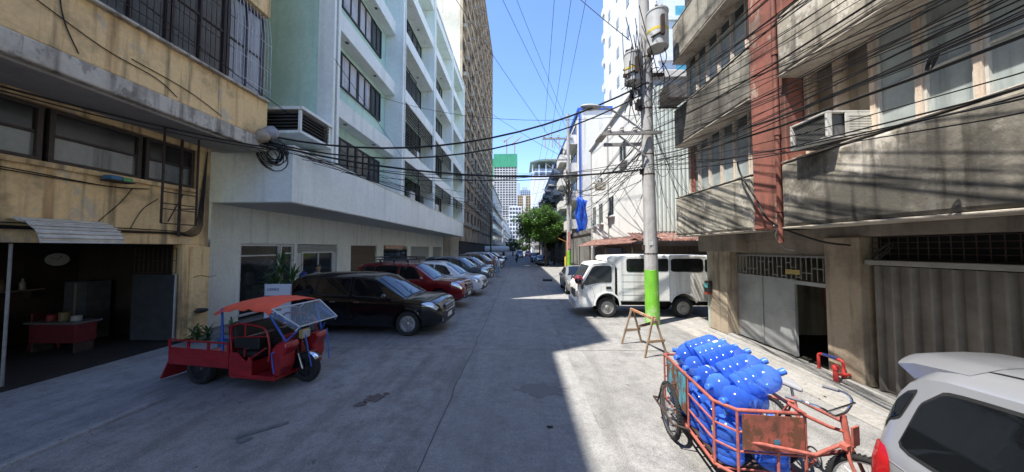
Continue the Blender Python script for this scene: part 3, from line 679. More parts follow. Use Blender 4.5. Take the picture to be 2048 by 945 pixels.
for k, (z0, z1) in enumerate(((4.05,5.72),(6.9,8.52),(9.75,11.32),(12.55,14.1))):
    ys = [10.0-.52*i for i in range(7)]
    for a, c in zip(ys, ys[1:]):
        f = win(RB, 5.56, c+.032, a-.032, z0+.01, z1-.02, -1, 1, 1, wtr, gla, 'window', .026, .07, split=[z0+(z1-z0)*.46, z0+(z1-z0)*.80])
        part(f, 'upper_pane', glb, [(5.525,c+.11,z0+(z1-z0)*.82,5.545,a-.11,z1-.08)])  # dark upper pane paints in the shade of the balcony above
    for a in ys:
        b = MB(); b.box(5.47,a-.03,z0+.003,5.62,a+.03,z1-.005); b.build('mullion', mul, RB)
    ys = [5.85-.54*i for i in range(20)]
    for a, c in zip(ys, ys[1:]):
        if k == 0 and a > 4.8: continue
        f = win(RB, 5.50, c+.036, a-.036, z0+.01, z1-.02, -1, 1, 1, wtr, gla, 'window', .028, .07, split=[z0+(z1-z0)*.44, z0+(z1-z0)*.78])
        if k > 0: part(f, 'upper_pane', glb, [(5.465,c+.12,z0+(z1-z0)*.80,5.485,a-.12,z1-.08)])
    for a in ys:
        b = MB(); b.box(5.40,a-.034,z0+.003,5.6,a+.034,z1-.005); b.build('mullion', mul, RB)
part(RB, 'window_infill', rd, [(5.6,4.8,4.055,5.66,5.9,5.71)])
# rain pipe on the pier
b = MB(); b.tube([(5.02,6.05,2.5),(5.02,6.05,16)], .045, 10); 
for z in (3.1,4.6,6.2,7.8,9.4): b.tube([(5.02,6.05,z),(5.02,6.05,z+.1)], .058, 10)
b.build('rain_pipe', mat('oxide_pipe', (.20,.075,.055), .7, var=.35, vscale=10), RB, smooth=50)
# ground floor
pA = plaster('ground_pillar', (.42,.345,.26), (.17,.14,.11), .6, .7, None, 0, .9, 40, .6, 1.6)
part(RB, 'pillar', pA, [(5.72,8.72,.02,6.345,9.5,2.6)], .02); part(RB, 'pillar_edge', mat('pale_green_board', (.36,.42,.37), .7, var=.2, vscale=4), [(5.74,9.503,.02,5.86,9.62,2.3)])
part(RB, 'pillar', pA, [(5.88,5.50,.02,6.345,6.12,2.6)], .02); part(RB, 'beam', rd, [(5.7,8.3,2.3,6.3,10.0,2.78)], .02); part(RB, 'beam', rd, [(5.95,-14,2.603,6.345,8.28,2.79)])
gt = mat('grey_gate_paint', (.33,.34,.35), .5, .25, var=.22, vscale=2.2, bump=.1, bscale=5)
ga = MB(); ga.box(6.02,6.95,.05,6.05,8.70,1.68); ga.box(6.0,6.93,.05,6.06,6.99,1.70); ga.box(6.0,6.125,1.62,6.06,6.926,1.70); ga.box(6.01,6.125,.05,6.05,6.24,1.617); ga.box(5.995,7.82,.05,6.018,7.87,1.68); ga.box(5.99,6.95,1.683,6.06,8.70,1.72)
gate = ga.build('gate', gt, RB, bevel=.004)
wk = MB(); wk.X = Matrix.Translation((6.06,6.2,0)) @ Matrix.Rotation(R(80),4,'Z'); wk.box(0,-.66,.08,.03,0,1.6); wk.build('wicket_door', gt, gate)
b = MB(); b.tube([(5.985,6.9,1.0),(5.95,6.93,1.04),(5.95,7.05,1.04)],.01,6); b.build('latch', M_STEEL, gate)
gr = MB(); rg = random.Random(9)
for i in range(22):
    y = 6.14+i*.122; gr.tube([(6.0,y,1.73),(6.0,y,2.2)],.010,5)
    z = 1.78+.1*rg.randrange(4); gr.tube([(6.0,y,z),(6.0,y+.122,z)],.010,5)
gr.box(5.98,6.125,2.2,6.03,8.71,2.24); gr.build('gate_grille', mat('grey_grille', (.24,.24,.24), .6, .3), RB)
part(RB, 'transom_panel', rd, [(6.02,6.125,2.245,6.06,8.71,2.6)]); part(RB, 'house_number_plate', mat('brass_plate', (.45,.33,.12), .4, .4), [(5.965,6.75,1.83,5.98,7.1,1.93)])
fo = MB(); pf = .235; n = 60; z0, z1 = .03, 2.10
for i in range(n):
    y = 5.44-i*pf
    fo.add([(6.10,y,z0),(6.02,y-.03,z0),(6.02,y-.06,z0),(6.10,y-.095,z0),(6.10,y-pf,z0),(6.10,y,z1),(6.02,y-.03,z1),(6.02,y-.06,z1),(6.10,y-.095,z1),(6.10,y-pf,z1)],[(0,1,6,5),(1,2,7,6),(2,3,8,7),(3,4,9,8)])
fo.build('folding_door', mat('dull_steel_door', (.23,.21,.19), .55, .3, var=.3, vscale=1.8), RB)
part(RB, 'door_track', mat('track_grey', (.30,.29,.27), .6, .2, var=.2, vscale=4), [(5.93,-14,2.12,6.14,5.47,2.2)], .006)
lattice(RB, 'transom_grille', M_RUSTSTEEL, 6.06, -3, 5.45, 2.22, 2.58, 70, 4, .007)
part(RB, 'dark_interior', M_GAP, [(6.20,-14,.02,6.346,5.49,2.6)]); part(RB, 'dark_hall', ydark, [(9.5,6.0,.02,9.6,8.7,2.6)]); part(RB, 'hall_floor', ydark, [(6.07,6.13,.014,9.5,8.7,.03)])  # near-black panels paint the shade inside the building
part(RB, 'orange_sill', mat('orange_board', (.38,.12,.05), .7), [(5.9,2.6,2.203,5.98,3.75,2.28)])
# ------------------------------------------------------------------ cars
def paint(name, col, rough=.22, metal=0.0, coat=1.0, var=.05): return mat(name, col, rough, metal, var, 2.0, .5, coat)
class Shell:
    def __init__(s, W, deck, roof, bottom, plan, tumble=.30, crown=.03):
        s.W=W; s.deck=deck; s.roof=roof; s.bottom=bottom; s.plan=plan; s.tumble=tumble; s.crown=crown
        s.x0=deck[0][0]; s.x1=deck[-1][0]
    def ring(s, x):
        w = s.W/2*interp(s.plan, x); zd = interp(s.deck, x); zb = interp(s.bottom, x)
        zr = max(interp(s.roof, x), zd) if s.roof[0][0] < x < s.roof[-1][0] else zd
        h = zr-zd; k = min(1, h/.2); D = zd-zb
        y8 = w*.915-s.tumble*h*.86; y9 = y8-.075*k-.02; cr = s.crown; q = .004*(1-k)
        return [(0,zb),(w*.84,zb),(w*.965,zb+.12*D),(w,zb+.32*D),(w*.998,zb+.62*D),(w*.985,zb+.86*D),(w*.945,zd),
                (w*.93,zd+.02*k+q),(y8,zd+h*.87+2*q),(y9,zd+h*.965+3*q),(y9*.55,zd+h+cr*.7+3*q),(0,zd+h+cr+3*q)]
    def S(s, x, v, side=1):
        r = s.ring(x); i = max(0,min(len(r)-2,int(v))); f = v-i
        a, b = r[i], r[i+1]
        return Vector((x, side*(a[0]+(b[0]-a[0])*f), a[1]+(b[1]-a[1])*f))
    def stations(s, extra=()):
        xs = set()
        n = 30
        for i in range(n+1): xs.add(round(s.x0+(s.x1-s.x0)*i/n,4))
        for t in (s.deck, s.roof, s.bottom, s.plan):
            for p in t: 
                if s.x0 <= p[0] <= s.x1: xs.add(round(p[0],4))
        xs = sorted(xs); out = [xs[0]]
        for x in xs[1:]:
            if x-out[-1] > .012: out.append(x)
        return out
    def body(s, name, mats, parent, arches):
        vl = [0,1,1.5,2,2.33,2.67,3,3.33,3.67,4,4.33,4.67,5,5.5,6,7,8,9,10,11]
        xs = s.stations(); 
        for (ax, az, ar) in arches: xs += [ax+ar*1.12*(-1+2*k/20) for k in range(21)]
        xs = sorted(xs); u = [xs[0]]
        for x in xs[1:-1]:
            if x-u[-1] > .014: u.append(x)
        u.append(xs[-1]); xs = u
        def P(x, v, sd):
            r = s.ring(x); i = min(int(v), len(r)-2); f = v-i
            return [x, sd*(r[i][0]+(r[i+1][0]-r[i][0])*f), r[i][1]+(r[i+1][1]-r[i][1])*f]
        rings = [[P(x,v,1) for v in vl]+[P(x,v,-1) for v in vl[-2:0:-1]] for x in xs]
        m = len(rings[0]); vs = [p for r in rings for p in r]; fs = []
        for i in range(len(rings)-1):
            for k in range(m): fs.append((i*m+k, i*m+(k+1)%m, (i+1)*m+(k+1)%m, (i+1)*m+k))
        for (ax, az, ar) in arches:
            ins = [math.hypot(p[0]-ax, p[2]-az) < ar and p[2] < az+ar and abs(p[1]) > .1 for p in vs]
            out_adj = set(); keep = []
            for f in fs:
                if all(ins[i] for i in f): continue
                keep.append(f)
                for i in f:
                    if ins[i]: out_adj.add(i)
            fs = keep
            for i in out_adj:
                p = vs[i]; dx, dz = p[0]-ax, p[2]-az; d = math.hypot(dx,dz)
                if dz >= 0 and d > .05: p[0] = ax+dx/d*ar; p[2] = az+dz/d*ar
                elif dz < 0: p[0] = ax+math.copysign(math.sqrt(max(0,ar*ar-dz*dz)), dx)
        fs.append(tuple(range(m))); fs.append(tuple(range((len(rings)-1)*m, len(rings)*m))[::-1])
        mb = MB(); mb.add(vs, fs); o = mb.build(name, mats, parent, smooth=32)
        for (ax, az, ar) in arches:
            for sd in (1,-1):
                g = MB(); n = 18; ring = [(ax+ar*1.01*math.cos(math.pi*(k/n*1.1-.05)), az+ar*1.01*math.sin(math.pi*(k/n*1.1-.05))) for k in range(n+1)]
                ya, yb = sd*(s.W/2-.012), sd*(s.W/2-.36)
                vv = [(x,ya,z) for x,z in ring]+[(x,yb,z) for x,z in ring]
                g.add(vv, [(k,k+1,n+2+k,n+1+k) for k in range(n)]+[tuple(range(n+1,2*n+2))])
                g.build('wheel_arch', M_GAP, parent)
        return o
    def patch(s, mb, poly, off, side=1, rings=4, centre=None, ntype=0):
        """skin patch: poly in (x, v), lifted off the shell along its normal"""
        n = len(poly); cx = centre or (sum(p[0] for p in poly)/n, sum(p[1] for p in poly)/n)
        def pos(x, v):
            e = .01; p = s.S(x,v,side); dx = s.S(x+e,v,side)-s.S(x-e,v,side); dv = s.S(x,v+.05,side)-s.S(x,v-.05,side)
            nn = dx.cross(dv)*side; 
            if nn.length < 1e-9: nn = Vector((0,side,0))
            nn.normalize(); 
            if nn.y*side < -.2 or (abs(nn.y) <= .2 and nn.z < 0 and v > 6): nn = -nn
            return p+nn*off
        vs = [pos(*cx)]; fs = []
        for r in range(1, rings+1):
            f = r/rings
            for (x, v) in poly: vs.append(pos(cx[0]+(x-cx[0])*f, cx[1]+(v-cx[1])*f))
        for k in range(n): fs.append((0, 1+k, 1+(k+1)%n))
        for r in range(rings-1):
            a = 1+r*n; b = a+n
            for k in range(n): fs.append((a+k, b+k, b+(k+1)%n, a+(k+1)%n))
        mb.add(vs, fs)
def rpoly(pts, rx=.05, k=3, sub=4):
    """round the corners of a polygon (fraction rx of each edge) and subdivide edges"""
    out = []; n = len(pts)
    for i in range(n):
        p0 = Vector(pts[i-1]); p1 = Vector(pts[i]); p2 = Vector(pts[(i+1)%n])
        a = p1+(p0-p1)*rx; b = p1+(p2-p1)*rx
        for j in range(k+1):
            t = j/k; out.append(tuple(a*(1-t)**2+p1*2*t*(1-t)+b*t*t))
        c = p2+(p1-p2)*rx
        for j in range(1, sub): out.append(tuple(b+(c-b)*j/sub))
    return out
def pgrow(poly, gx, gv):
    n = len(poly); cx = sum(p[0] for p in poly)/n; cv = sum(p[1] for p in poly)/n
    hx = max(abs(p[0]-cx) for p in poly); hv = max(abs(p[1]-cv) for p in poly)
    return [(cx+(p[0]-cx)*(1+gx/hx), cv+(p[1]-cv)*(1+gv/hv)) for p in poly]

def make_wheel(parent, x, y, z, r, w, side, spokes=6, rim=None, style='alloy'):
    """wheel > rim ; axle along y, outer face towards side"""
    T = Matrix.Translation((x,y,z)) @ Matrix.Rotation(-side*math.pi/2,4,'X')   # local z -> outward
    h = w/2; ri = r*.66
    mb = MB(); mb.lathe([(ri,-h*.9),(r*.9,-h),(r*.975,-h*.75),(r,-h*.45),(r,h*.45),(r*.975,h*.75),(r*.9,h),(ri,h*.85)], 32, T, close=True)
    for k in range(36):
        a = 2*math.pi*k/36; M = T @ Matrix.Rotation(a,4,'Z')
        mb.X = M; mb.box(r-.004,-.012,-h*.5,r+.006,.012,h*.5)
    mb.X = None
    wh = mb.build('wheel', M_TYRE, parent, smooth=40)
    rm = rim or M_ALLOY
    q = MB(); q.lathe([(ri,-h*.6),(ri,h*.78),(ri*.93,h*.8),(ri*.9,h*.45),(ri*.88,h*.2)], 32, T)
    q.mi = 1; q.lathe([(0.0,h*.1),(ri*.9,h*.1)], 24, T); q.mi = 0
    if style == 'alloy':
        for k in range(spokes):
            a = 2*math.pi*k/spokes
            q.X = T @ Matrix.Rotation(a,4,'Z')
            q.prism([(ri*.1,-.028),(ri*.92,-.02),(ri*.92,.02),(ri*.1,.028)],'z',h*.3,h*.62)
        q.X = None; q.lathe([(ri*.2,h*.25),(ri*.2,h*.66),(ri*.12,h*.72),(0,h*.72)], 16, T)
    else:
        q.lathe([(ri*.9,h*.45),(ri*.75,h*.15),(ri*.62,h*.32),(ri*.4,h*.34),(ri*.3,h*.75),(ri*.22,h*.85),(0,h*.85)], 28, T)
        q.mi = 1
        for k in range(8):
            a = 2*math.pi*k/8; q.lathe([(0,h*.3),(.022,h*.34),(0,h*.35)], 8, T @ Matrix.Translation((ri*.68*math.cos(a),ri*.68*math.sin(a),0)))
        q.mi = 0
    q.build('rim', [rm, M_GAP], wh, smooth=35)
    return wh

def car(name, label, cat, kind, paintmat, loc, rz, group=None, rack=False, grille='bars', sunvisor=True):
    t = thing(name, label, cat, loc, rz, group); K = CARS[kind]
    L = K['L']; S = Shell(K['W'], K['deck'], K['roof'], K['bottom'], K['plan'], K.get('tumble',.3))
    wr = K['wr']; xf, xr = K['wx']
    S.body('body', [paintmat, M_GAP], t, [(xf,wr,wr+.065),(xr,wr,wr+.065)])
    for wx in (xf, xr):
        for sd in (1,-1):
            make_wheel(t, wx, sd*(K['W']/2-.125), wr, wr, .215, sd, K.get('spokes',6))
    # glass
    for i, pl in enumerate(K['side_glass']):
        for sd in (1,-1):
            g = MB(); P = rpoly(pl, .14, 3, 4)
            S.patch(g, pgrow(P,.018,.05), .003, sd); g.mi = 1; S.patch(g, P, .007, sd)
            g.build('window', [M_PLASTIC, M_TINT], t, smooth=30)
    for nm, xa, xb in (('windscreen', K['ws'][0], K['ws'][1]), ('rear_window', K['rw'][0], K['rw'][1])):
        g = MB(); cols = 10; rows = 6
        for layer, (off, ins) in enumerate(((.004,0.0),(.008,.05))):
            g.mi = layer; vs = []; fs = []
            for r_ in range(rows+1):
                x = xa+(xb-xa)*(ins+(1-2*ins)*r_/rows)
                for c in range(cols+1):
                    u = -1+2*c/cols; u *= 1-ins*.9
                    v = 9.15+(1-abs(u))*1.85
                    p = S.S(x, min(v,10.999), 1 if u >= 0 else -1)
                    d = Vector((1 if nm == 'windscreen' else -1,0,.6)).normalized()
                    vs.append(p+d*off*1.6)
            for r_ in range(rows):
                for c in range(cols): fs.append((r_*(cols+1)+c, r_*(cols+1)+c+1, (r_+1)*(cols+1)+c+1, (r_+1)*(cols+1)+c))
            g.add(vs, fs)
        g.build(nm, [M_PLASTIC, M_TINT], t, smooth=40)
    # doors with handles
    for (xa, xb) in K['doors']:
        for sd in (1,-1):
            d = MB(); P = rpoly([(xa,1.9),(xb,1.9),(xb,6.35),(xa,6.35)], .06, 3, 6)
            S.patch(d, P, .002, sd, 5); d.mi = 1; S.patch(d, pgrow(P,-.008,-.06), .006, sd, 5)
            dr = d.build('door', [M_GAP, paintmat], t, smooth=40)
            h = MB(); hx = xa+.14; p = S.S(hx, 5.15, sd); q = S.S(hx+.17, 5.15, sd)
            h.bar(p+Vector((0,sd*.025,0)), q+Vector((0,sd*.025,0)), .02, .028)
            h.build('handle', K.get('handle_mat', paintmat), dr, bevel=.006)
    # lamps
    for sd in (1,-1):
        g = MB(); P = rpoly(K['head'], .18, 3, 4); S.patch(g, pgrow(P,.012,.05), .004, sd); g.mi = 1; S.patch(g, P, .012, sd)
        hl = g.build('headlight', [M_PLASTIC, M_CLEARLENS], t, smooth=45)
        g = MB(); P = rpoly(K['tail'], .18, 3, 4); S.patch(g, P, .012, sd)
        g.build('tail_light', M_REDLENS, t, smooth=45)
    # front face
    fx = S.x1; wn = K['W']*interp(S.plan, fx)
    g = MB(); z0, z1 = K['grille']; gw = K['W']*K.get('gw',.5)/2
    g.box(fx-.10,-gw,z0,fx+.012,gw,z1); g.mi = 1
    nb = K.get('bars',3)
    for k in range(nb):
        z = z0+(z1-z0)*(k+.5)/nb; g.box(fx+.0,-gw*.97,z-.014,fx+.03,gw*.97,z+.014)
    g.tube([(fx+.015,-gw,z0),(fx+.015,gw,z0),(fx+.015,gw*1.04,z1),(fx+.015,-gw*1.04,z1)], .014, 6, closed=True)
    g.build('grille', [M_PLASTIC, M_CHROME], t, bevel=.004)
    g = MB(); zb0, zb1 = K['lower']
    g.box(fx-.16,-wn*.40,zb0,fx+.016,wn*.40,zb1)
    for sd in (1,-1):
        g.mi = 1; g.lathe([(0,.02),(.05,.015),(.055,0)],14,Matrix.Translation((fx-.015,sd*wn*.43,(zb0+zb1)/2)) @ Matrix.Rotation(math.pi/2,4,'Y')); g.mi = 0
    g.build('lower_grille', [M_PLASTIC, M_CLEARLENS], t, bevel=.01)
    for nm, x, z in (('number_plate', fx+.02, K['plate'][0]), ('number_plate', S.x0-.012, K['plate'][1])):
        g = MB(); g.box(x-.008,-.20,z-.065,x+.008,.20,z+.065); g.build(nm, M_PLATE, t, bevel=.003)
    # mirrors
    mx = K['mirror']
    for sd in (1,-1):
        p = S.S(mx, 6.6, sd); g = MB()
        g.bar(p, p+Vector((0,sd*.13,.03)), .05, .03)
        g.ball(p+Vector((-.01,sd*.19,.08)), (.075,.12,.085), 14)
        g.build('mirror', K.get('mirror_mat', paintmat), t, smooth=50)
    # wipers, roof rails
    g = MB()
    for yy in (-.35,.3):
        x = K['ws'][1]-.04; a = S.S(x, 10.5, 1); 
        zz = lambda xx, y: S.S(xx, 10.9, 1).z+.012
        g.tube([(x,yy,zz(x,yy)),(x-.12,yy+.25,zz(x-.12,yy)),(x-.16,yy+.55,zz(x-.16,yy)-.01)], .008, 5)
    g.build('wiper', M_BLACK, t)
    if K.get('rails'):
        for sd in (1,-1):
            a, b = K['rails']; pts = [S.S(a,9.2,sd), S.S(a+.12,9.2,sd)+Vector((0,0,.045)), S.S((a+b)/2,9.2,sd)+Vector((0,0,.05)), S.S(b-.12,9.2,sd)+Vector((0,0,.045)), S.S(b,9.2,sd)]
            g = MB(); g.tube(pts, .016, 8); g.build('roof_rail', M_STEEL, t, smooth=50)
    if rack:
        zt = max(z for x, z in K['roof'])+.07; g = MB()
        xa, xb, yy = -1.45, .25, .56
        for z in (zt+.05, zt+.16):
            g.tube([(xa,-yy,z),(xb,-yy,z),(xb,yy,z),(xa,yy,z)], .017, 8, closed=True)
        for k in range(6):
            x = xa+(xb-xa)*k/5; g.tube([(x,-yy,zt+.05),(x,yy,zt+.05)], .012, 6)
            for sd in (1,-1): g.tube([(x,sd*yy,zt+.05),(x,sd*yy,zt+.16)], .012, 6)
        for x in (xa+.25, (xa+xb)/2, xb-.25):
            for sd in (1,-1): g.box(x-.03,sd*yy-.02,zt-.075,x+.03,sd*yy+.02,zt+.05)
        g.box(xb+.02,-.45,zt+.05,xb+.1,.45,zt+.16)
        g.build('roof_rack', M_PLASTIC, t)
    return t
def plan_of(x0, x1, nose=.80, tail=.86):
    return [(x0,tail-.05),(x0+.06,tail+.02),(x0+.25,.955),(x0+.7,.995),(0,1.0),(x1-1.0,.995),(x1-.5,.965),(x1-.2,.90),(x1-.06,nose+.03),(x1,nose-.04)]
CARS = {
 'mpv': dict(L=4.7, W=1.83, wr=.335, wx=(1.42,-1.36), spokes=10,
   deck=[(-2.34,.78),(-2.28,.95),(-2.2,1.0),(-1.5,1.02),(0,1.0),(1.05,.99),(1.5,.985),(1.95,.95),(2.15,.90),(2.27,.81),(2.34,.68)],
   roof=[(-2.29,.94),(-2.22,1.20),(-2.05,1.53),(-1.85,1.61),(-1.2,1.66),(-.3,1.66),(.25,1.62),(.45,1.57),(.75,1.38),(1.05,1.18),(1.38,.97)],
   bottom=[(-2.34,.42),(-2.2,.28),(-1.7,.22),(1.8,.22),(2.15,.24),(2.28,.30),(2.34,.36)], plan=plan_of(-2.34,2.34),
   side_glass=[[(-2.02,7.2),(-1.30,7.12),(-1.30,7.92),(-1.86,7.86)],[(-1.24,7.12),(-.30,7.1),(-.30,7.93),(-1.24,7.93)],[(-.20,7.1),(.80,7.1),(.50,7.90),(.28,7.93),(-.20,7.93)]],
   ws=(.42,1.34), rw=(-2.24,-2.07), doors=[(-.94,-.27),(-.24,.86)], head=[(1.78,5.2),(2.20,4.4),(2.27,5.3),(2.05,5.95)], tail=[(-2.3,4.6),(-2.02,5.0),(-2.05,6.2),(-2.29,6.2)],
   grille=(.60,.80), gw=.46, lower=(.30,.50), plate=(.47,.80), mirror=.82, bars=3, handle_mat=M_CHROME),
 'suv': dict(L=4.85, W=1.86, wr=.385, wx=(1.45,-1.40), spokes=6,
   deck=[(-2.42,.88),(-2.35,1.08),(-2.25,1.12),(-1.4,1.13),(0,1.11),(1.0,1.11),(1.4,1.13),(2.0,1.09),(2.25,1.02),(2.37,.92),(2.43,.78)],
   roof=[(-2.36,1.1),(-2.28,1.35),(-2.08,1.70),(-1.9,1.77),(-1.2,1.80),(-.3,1.80),(.2,1.76),(.38,1.71),(.7,1.50),(.95,1.31),(1.22,1.12)],
   bottom=[(-2.42,.52),(-2.3,.36),(-1.8,.30),(1.8,.30),(2.2,.34),(2.36,.42),(2.43,.48)], plan=plan_of(-2.42,2.43,.84),
   side_glass=[[(-2.06,7.2),(-1.36,7.12),(-1.36,7.92),(-1.88,7.88)],[(-1.30,7.12),(-.34,7.1),(-.34,7.93),(-1.30,7.93)],[(-.24,7.1),(.74,7.1),(.42,7.9),(.24,7.93),(-.24,7.93)]],
   ws=(.36,1.18), rw=(-2.3,-2.1), doors=[(-.92,-.31),(-.28,.88)], head=[(1.92,5.0),(2.33,4.3),(2.38,5.3),(2.2,5.9),(1.95,5.7)], tail=[(-2.38,4.4),(-2.12,4.7),(-2.14,6.1),(-2.37,6.1)],
   grille=(.68,.96), gw=.44, lower=(.42,.60), plate=(.56,.92), mirror=.78, bars=3, rails=(-1.8,.1)),
 'crossover': dict(L=4.45, W=1.8, wr=.35, wx=(1.32,-1.30), spokes=5,
   deck=[(-2.22,.80),(-2.15,1.0),(-2.05,1.04),(-1.3,1.05),(0,1.02),(1.0,1.02),(1.35,1.03),(1.85,.98),(2.08,.90),(2.18,.80),(2.23,.68)],
   roof=[(-2.16,1.02),(-2.05,1.3),(-1.75,1.58),(-1.5,1.64),(-.8,1.68),(-.1,1.68),(.3,1.62),(.6,1.46),(.9,1.24),(1.2,1.03)],
   bottom=[(-2.22,.45),(-2.1,.30),(-1.7,.25),(1.7,.25),(2.05,.29),(2.18,.36),(2.23,.42)], plan=plan_of(-2.22,2.23),
   side_glass=[[(-1.82,7.25),(-1.24,7.15),(-1.24,7.9),(-1.6,7.8)],[(-1.18,7.12),(-.30,7.1),(-.30,7.92),(-1.18,7.92)],[(-.20,7.1),(.74,7.12),(.40,7.85),(.2,7.92),(-.20,7.92)]],
   ws=(.28,1.16), rw=(-2.1,-1.8), doors=[(-.87,-.27),(-.24,.82)], head=[(1.72,5.0),(2.10,4.3),(2.17,5.2),(1.98,5.85)], tail=[(-2.18,4.6),(-1.9,4.9),(-1.92,6.1),(-2.16,6.1)],
   grille=(.62,.80), gw=.42, lower=(.34,.54), plate=(.5,.8), mirror=.76, bars=2, rails=(-1.5,.05)),
 'sedan': dict(L=4.4, W=1.7, wr=.30, wx=(1.30,-1.22), spokes=6,
   deck=[(-2.2,.62),(-2.15,.84),(-2.0,.92),(-1.5,.95),(-1.1,.93),(0,.90),(.9,.91),(1.3,.92),(1.8,.86),(2.05,.78),(2.16,.66),(2.2,.56)],
   roof=[(-1.62,.94),(-1.3,1.12),(-1.0,1.30),(-.7,1.37),(-.2,1.40),(.2,1.38),(.5,1.24),(.8,1.08),(1.1,.91)],
   bottom=[(-2.2,.36),(-2.1,.26),(-1.6,.20),(1.7,.20),(2.05,.22),(2.16,.28),(2.2,.34)], plan=plan_of(-2.2,2.2),
   side_glass=[[(-1.22,7.25),(-.24,7.12),(-.24,7.9),(-.86,7.85)],[(-.16,7.12),(.74,7.15),(.34,7.85),(.16,7.9),(-.16,7.9)]],
   ws=(.22,1.05), rw=(-1.55,-1.0), doors=[(-.84,-.2),(-.17,.80)], head=[(1.75,4.8),(2.10,4.2),(2.14,5.2),(1.95,5.8)], tail=[(-2.17,4.2),(-1.85,4.3),(-1.85,5.7),(-2.16,5.7)],
   grille=(.50,.62), gw=.32, lower=(.26,.40), plate=(.40,.66), mirror=.74, bars=2),
 'hatch': dict(L=3.8, W=1.74, wr=.29, wx=(1.22,-1.22), spokes=7,
   deck=[(-1.90,.66),(-1.87,.88),(-1.83,.95),(-1.72,.96),(-1.2,.93),(0,.92),(.9,.95),(1.25,.94),(1.6,.86),(1.78,.78),(1.87,.66),(1.90,.56)],
   roof=[(-1.88,.90),(-1.86,1.06),(-1.80,1.36),(-1.74,1.49),(-1.66,1.555),(-1.55,1.585),(-1.2,1.61),(-.5,1.62),(.1,1.60),(.3,1.53),(.7,1.25),(1.1,.95)],
   bottom=[(-1.9,.36),(-1.8,.24),(-1.5,.19),(1.5,.19),(1.75,.21),(1.87,.28),(1.9,.34)], plan=[(-1.90,.80),(-1.86,.86),(-1.78,.92),(-1.6,.96),(-1.2,.99),(0,1.0),(.9,.995),(1.4,.965),(1.7,.90),(1.84,.83),(1.90,.76)], tumble=.34,
   side_glass=[[(-1.845,7.50),(-1.735,7.46),(-1.69,7.82),(-1.79,7.82)],[(-1.685,7.05),(-.34,7.04),(-.34,7.9),(-1.52,7.87),(-1.63,7.66)],[(-.24,7.06),(.74,7.08),(.28,7.84),(.1,7.9),(-.24,7.9)]],
   ws=(.28,1.06), rw=(-1.85,-1.72), doors=[(-.84,-.28),(-.25,.8)], head=[(1.45,5.0),(1.78,4.3),(1.84,5.2),(1.66,5.9)], tail=[(-1.888,3.6),(-1.66,3.9),(-1.70,5.4),(-1.80,6.7),(-1.87,6.2)],
   grille=(.52,.64), gw=.36, lower=(.27,.42), plate=(.42,.72), mirror=.74, bars=2),
 'minivan': dict(L=4.9, W=1.85, wr=.34, wx=(1.62,-1.45), spokes=5,
   deck=[(-2.45,.80),(-2.4,1.04),(-2.3,1.06),(-1.4,1.06),(0,1.04),(1.2,1.05),(1.6,1.07),(2.05,1.0),(2.28,.88),(2.4,.74),(2.45,.62)],
   roof=[(-2.41,1.04),(-2.36,1.4),(-2.25,1.80),(-2.05,1.88),(-1.2,1.92),(0,1.92),(.6,1.87),(.8,1.80),(1.2,1.50),(1.55,1.24),(1.8,1.05)],
   bottom=[(-2.45,.42),(-2.3,.28),(-1.8,.22),(1.9,.22),(2.25,.25),(2.4,.32),(2.45,.38)], plan=plan_of(-2.45,2.45),
   side_glass=[[(-2.15,7.15),(-1.05,7.1),(-1.05,7.9),(-2.05,7.88)],[(-.98,7.1),(.22,7.1),(.22,7.92),(-.98,7.92)],[(.32,7.1),(1.34,7.12),(.92,7.85),(.7,7.9),(.32,7.92)]],
   ws=(.74,1.74), rw=(-2.37,-2.27), doors=[(-.95,.26),(.29,1.3)], head=[(1.95,4.8),(2.32,4.3),(2.38,5.2),(2.15,5.9)], tail=[(-2.42,4.5),(-2.2,4.5),(-2.2,6.2),(-2.41,6.2)],
   grille=(.56,.74), gw=.46, lower=(.30,.46), plate=(.44,.8), mirror=1.25, bars=3),
}
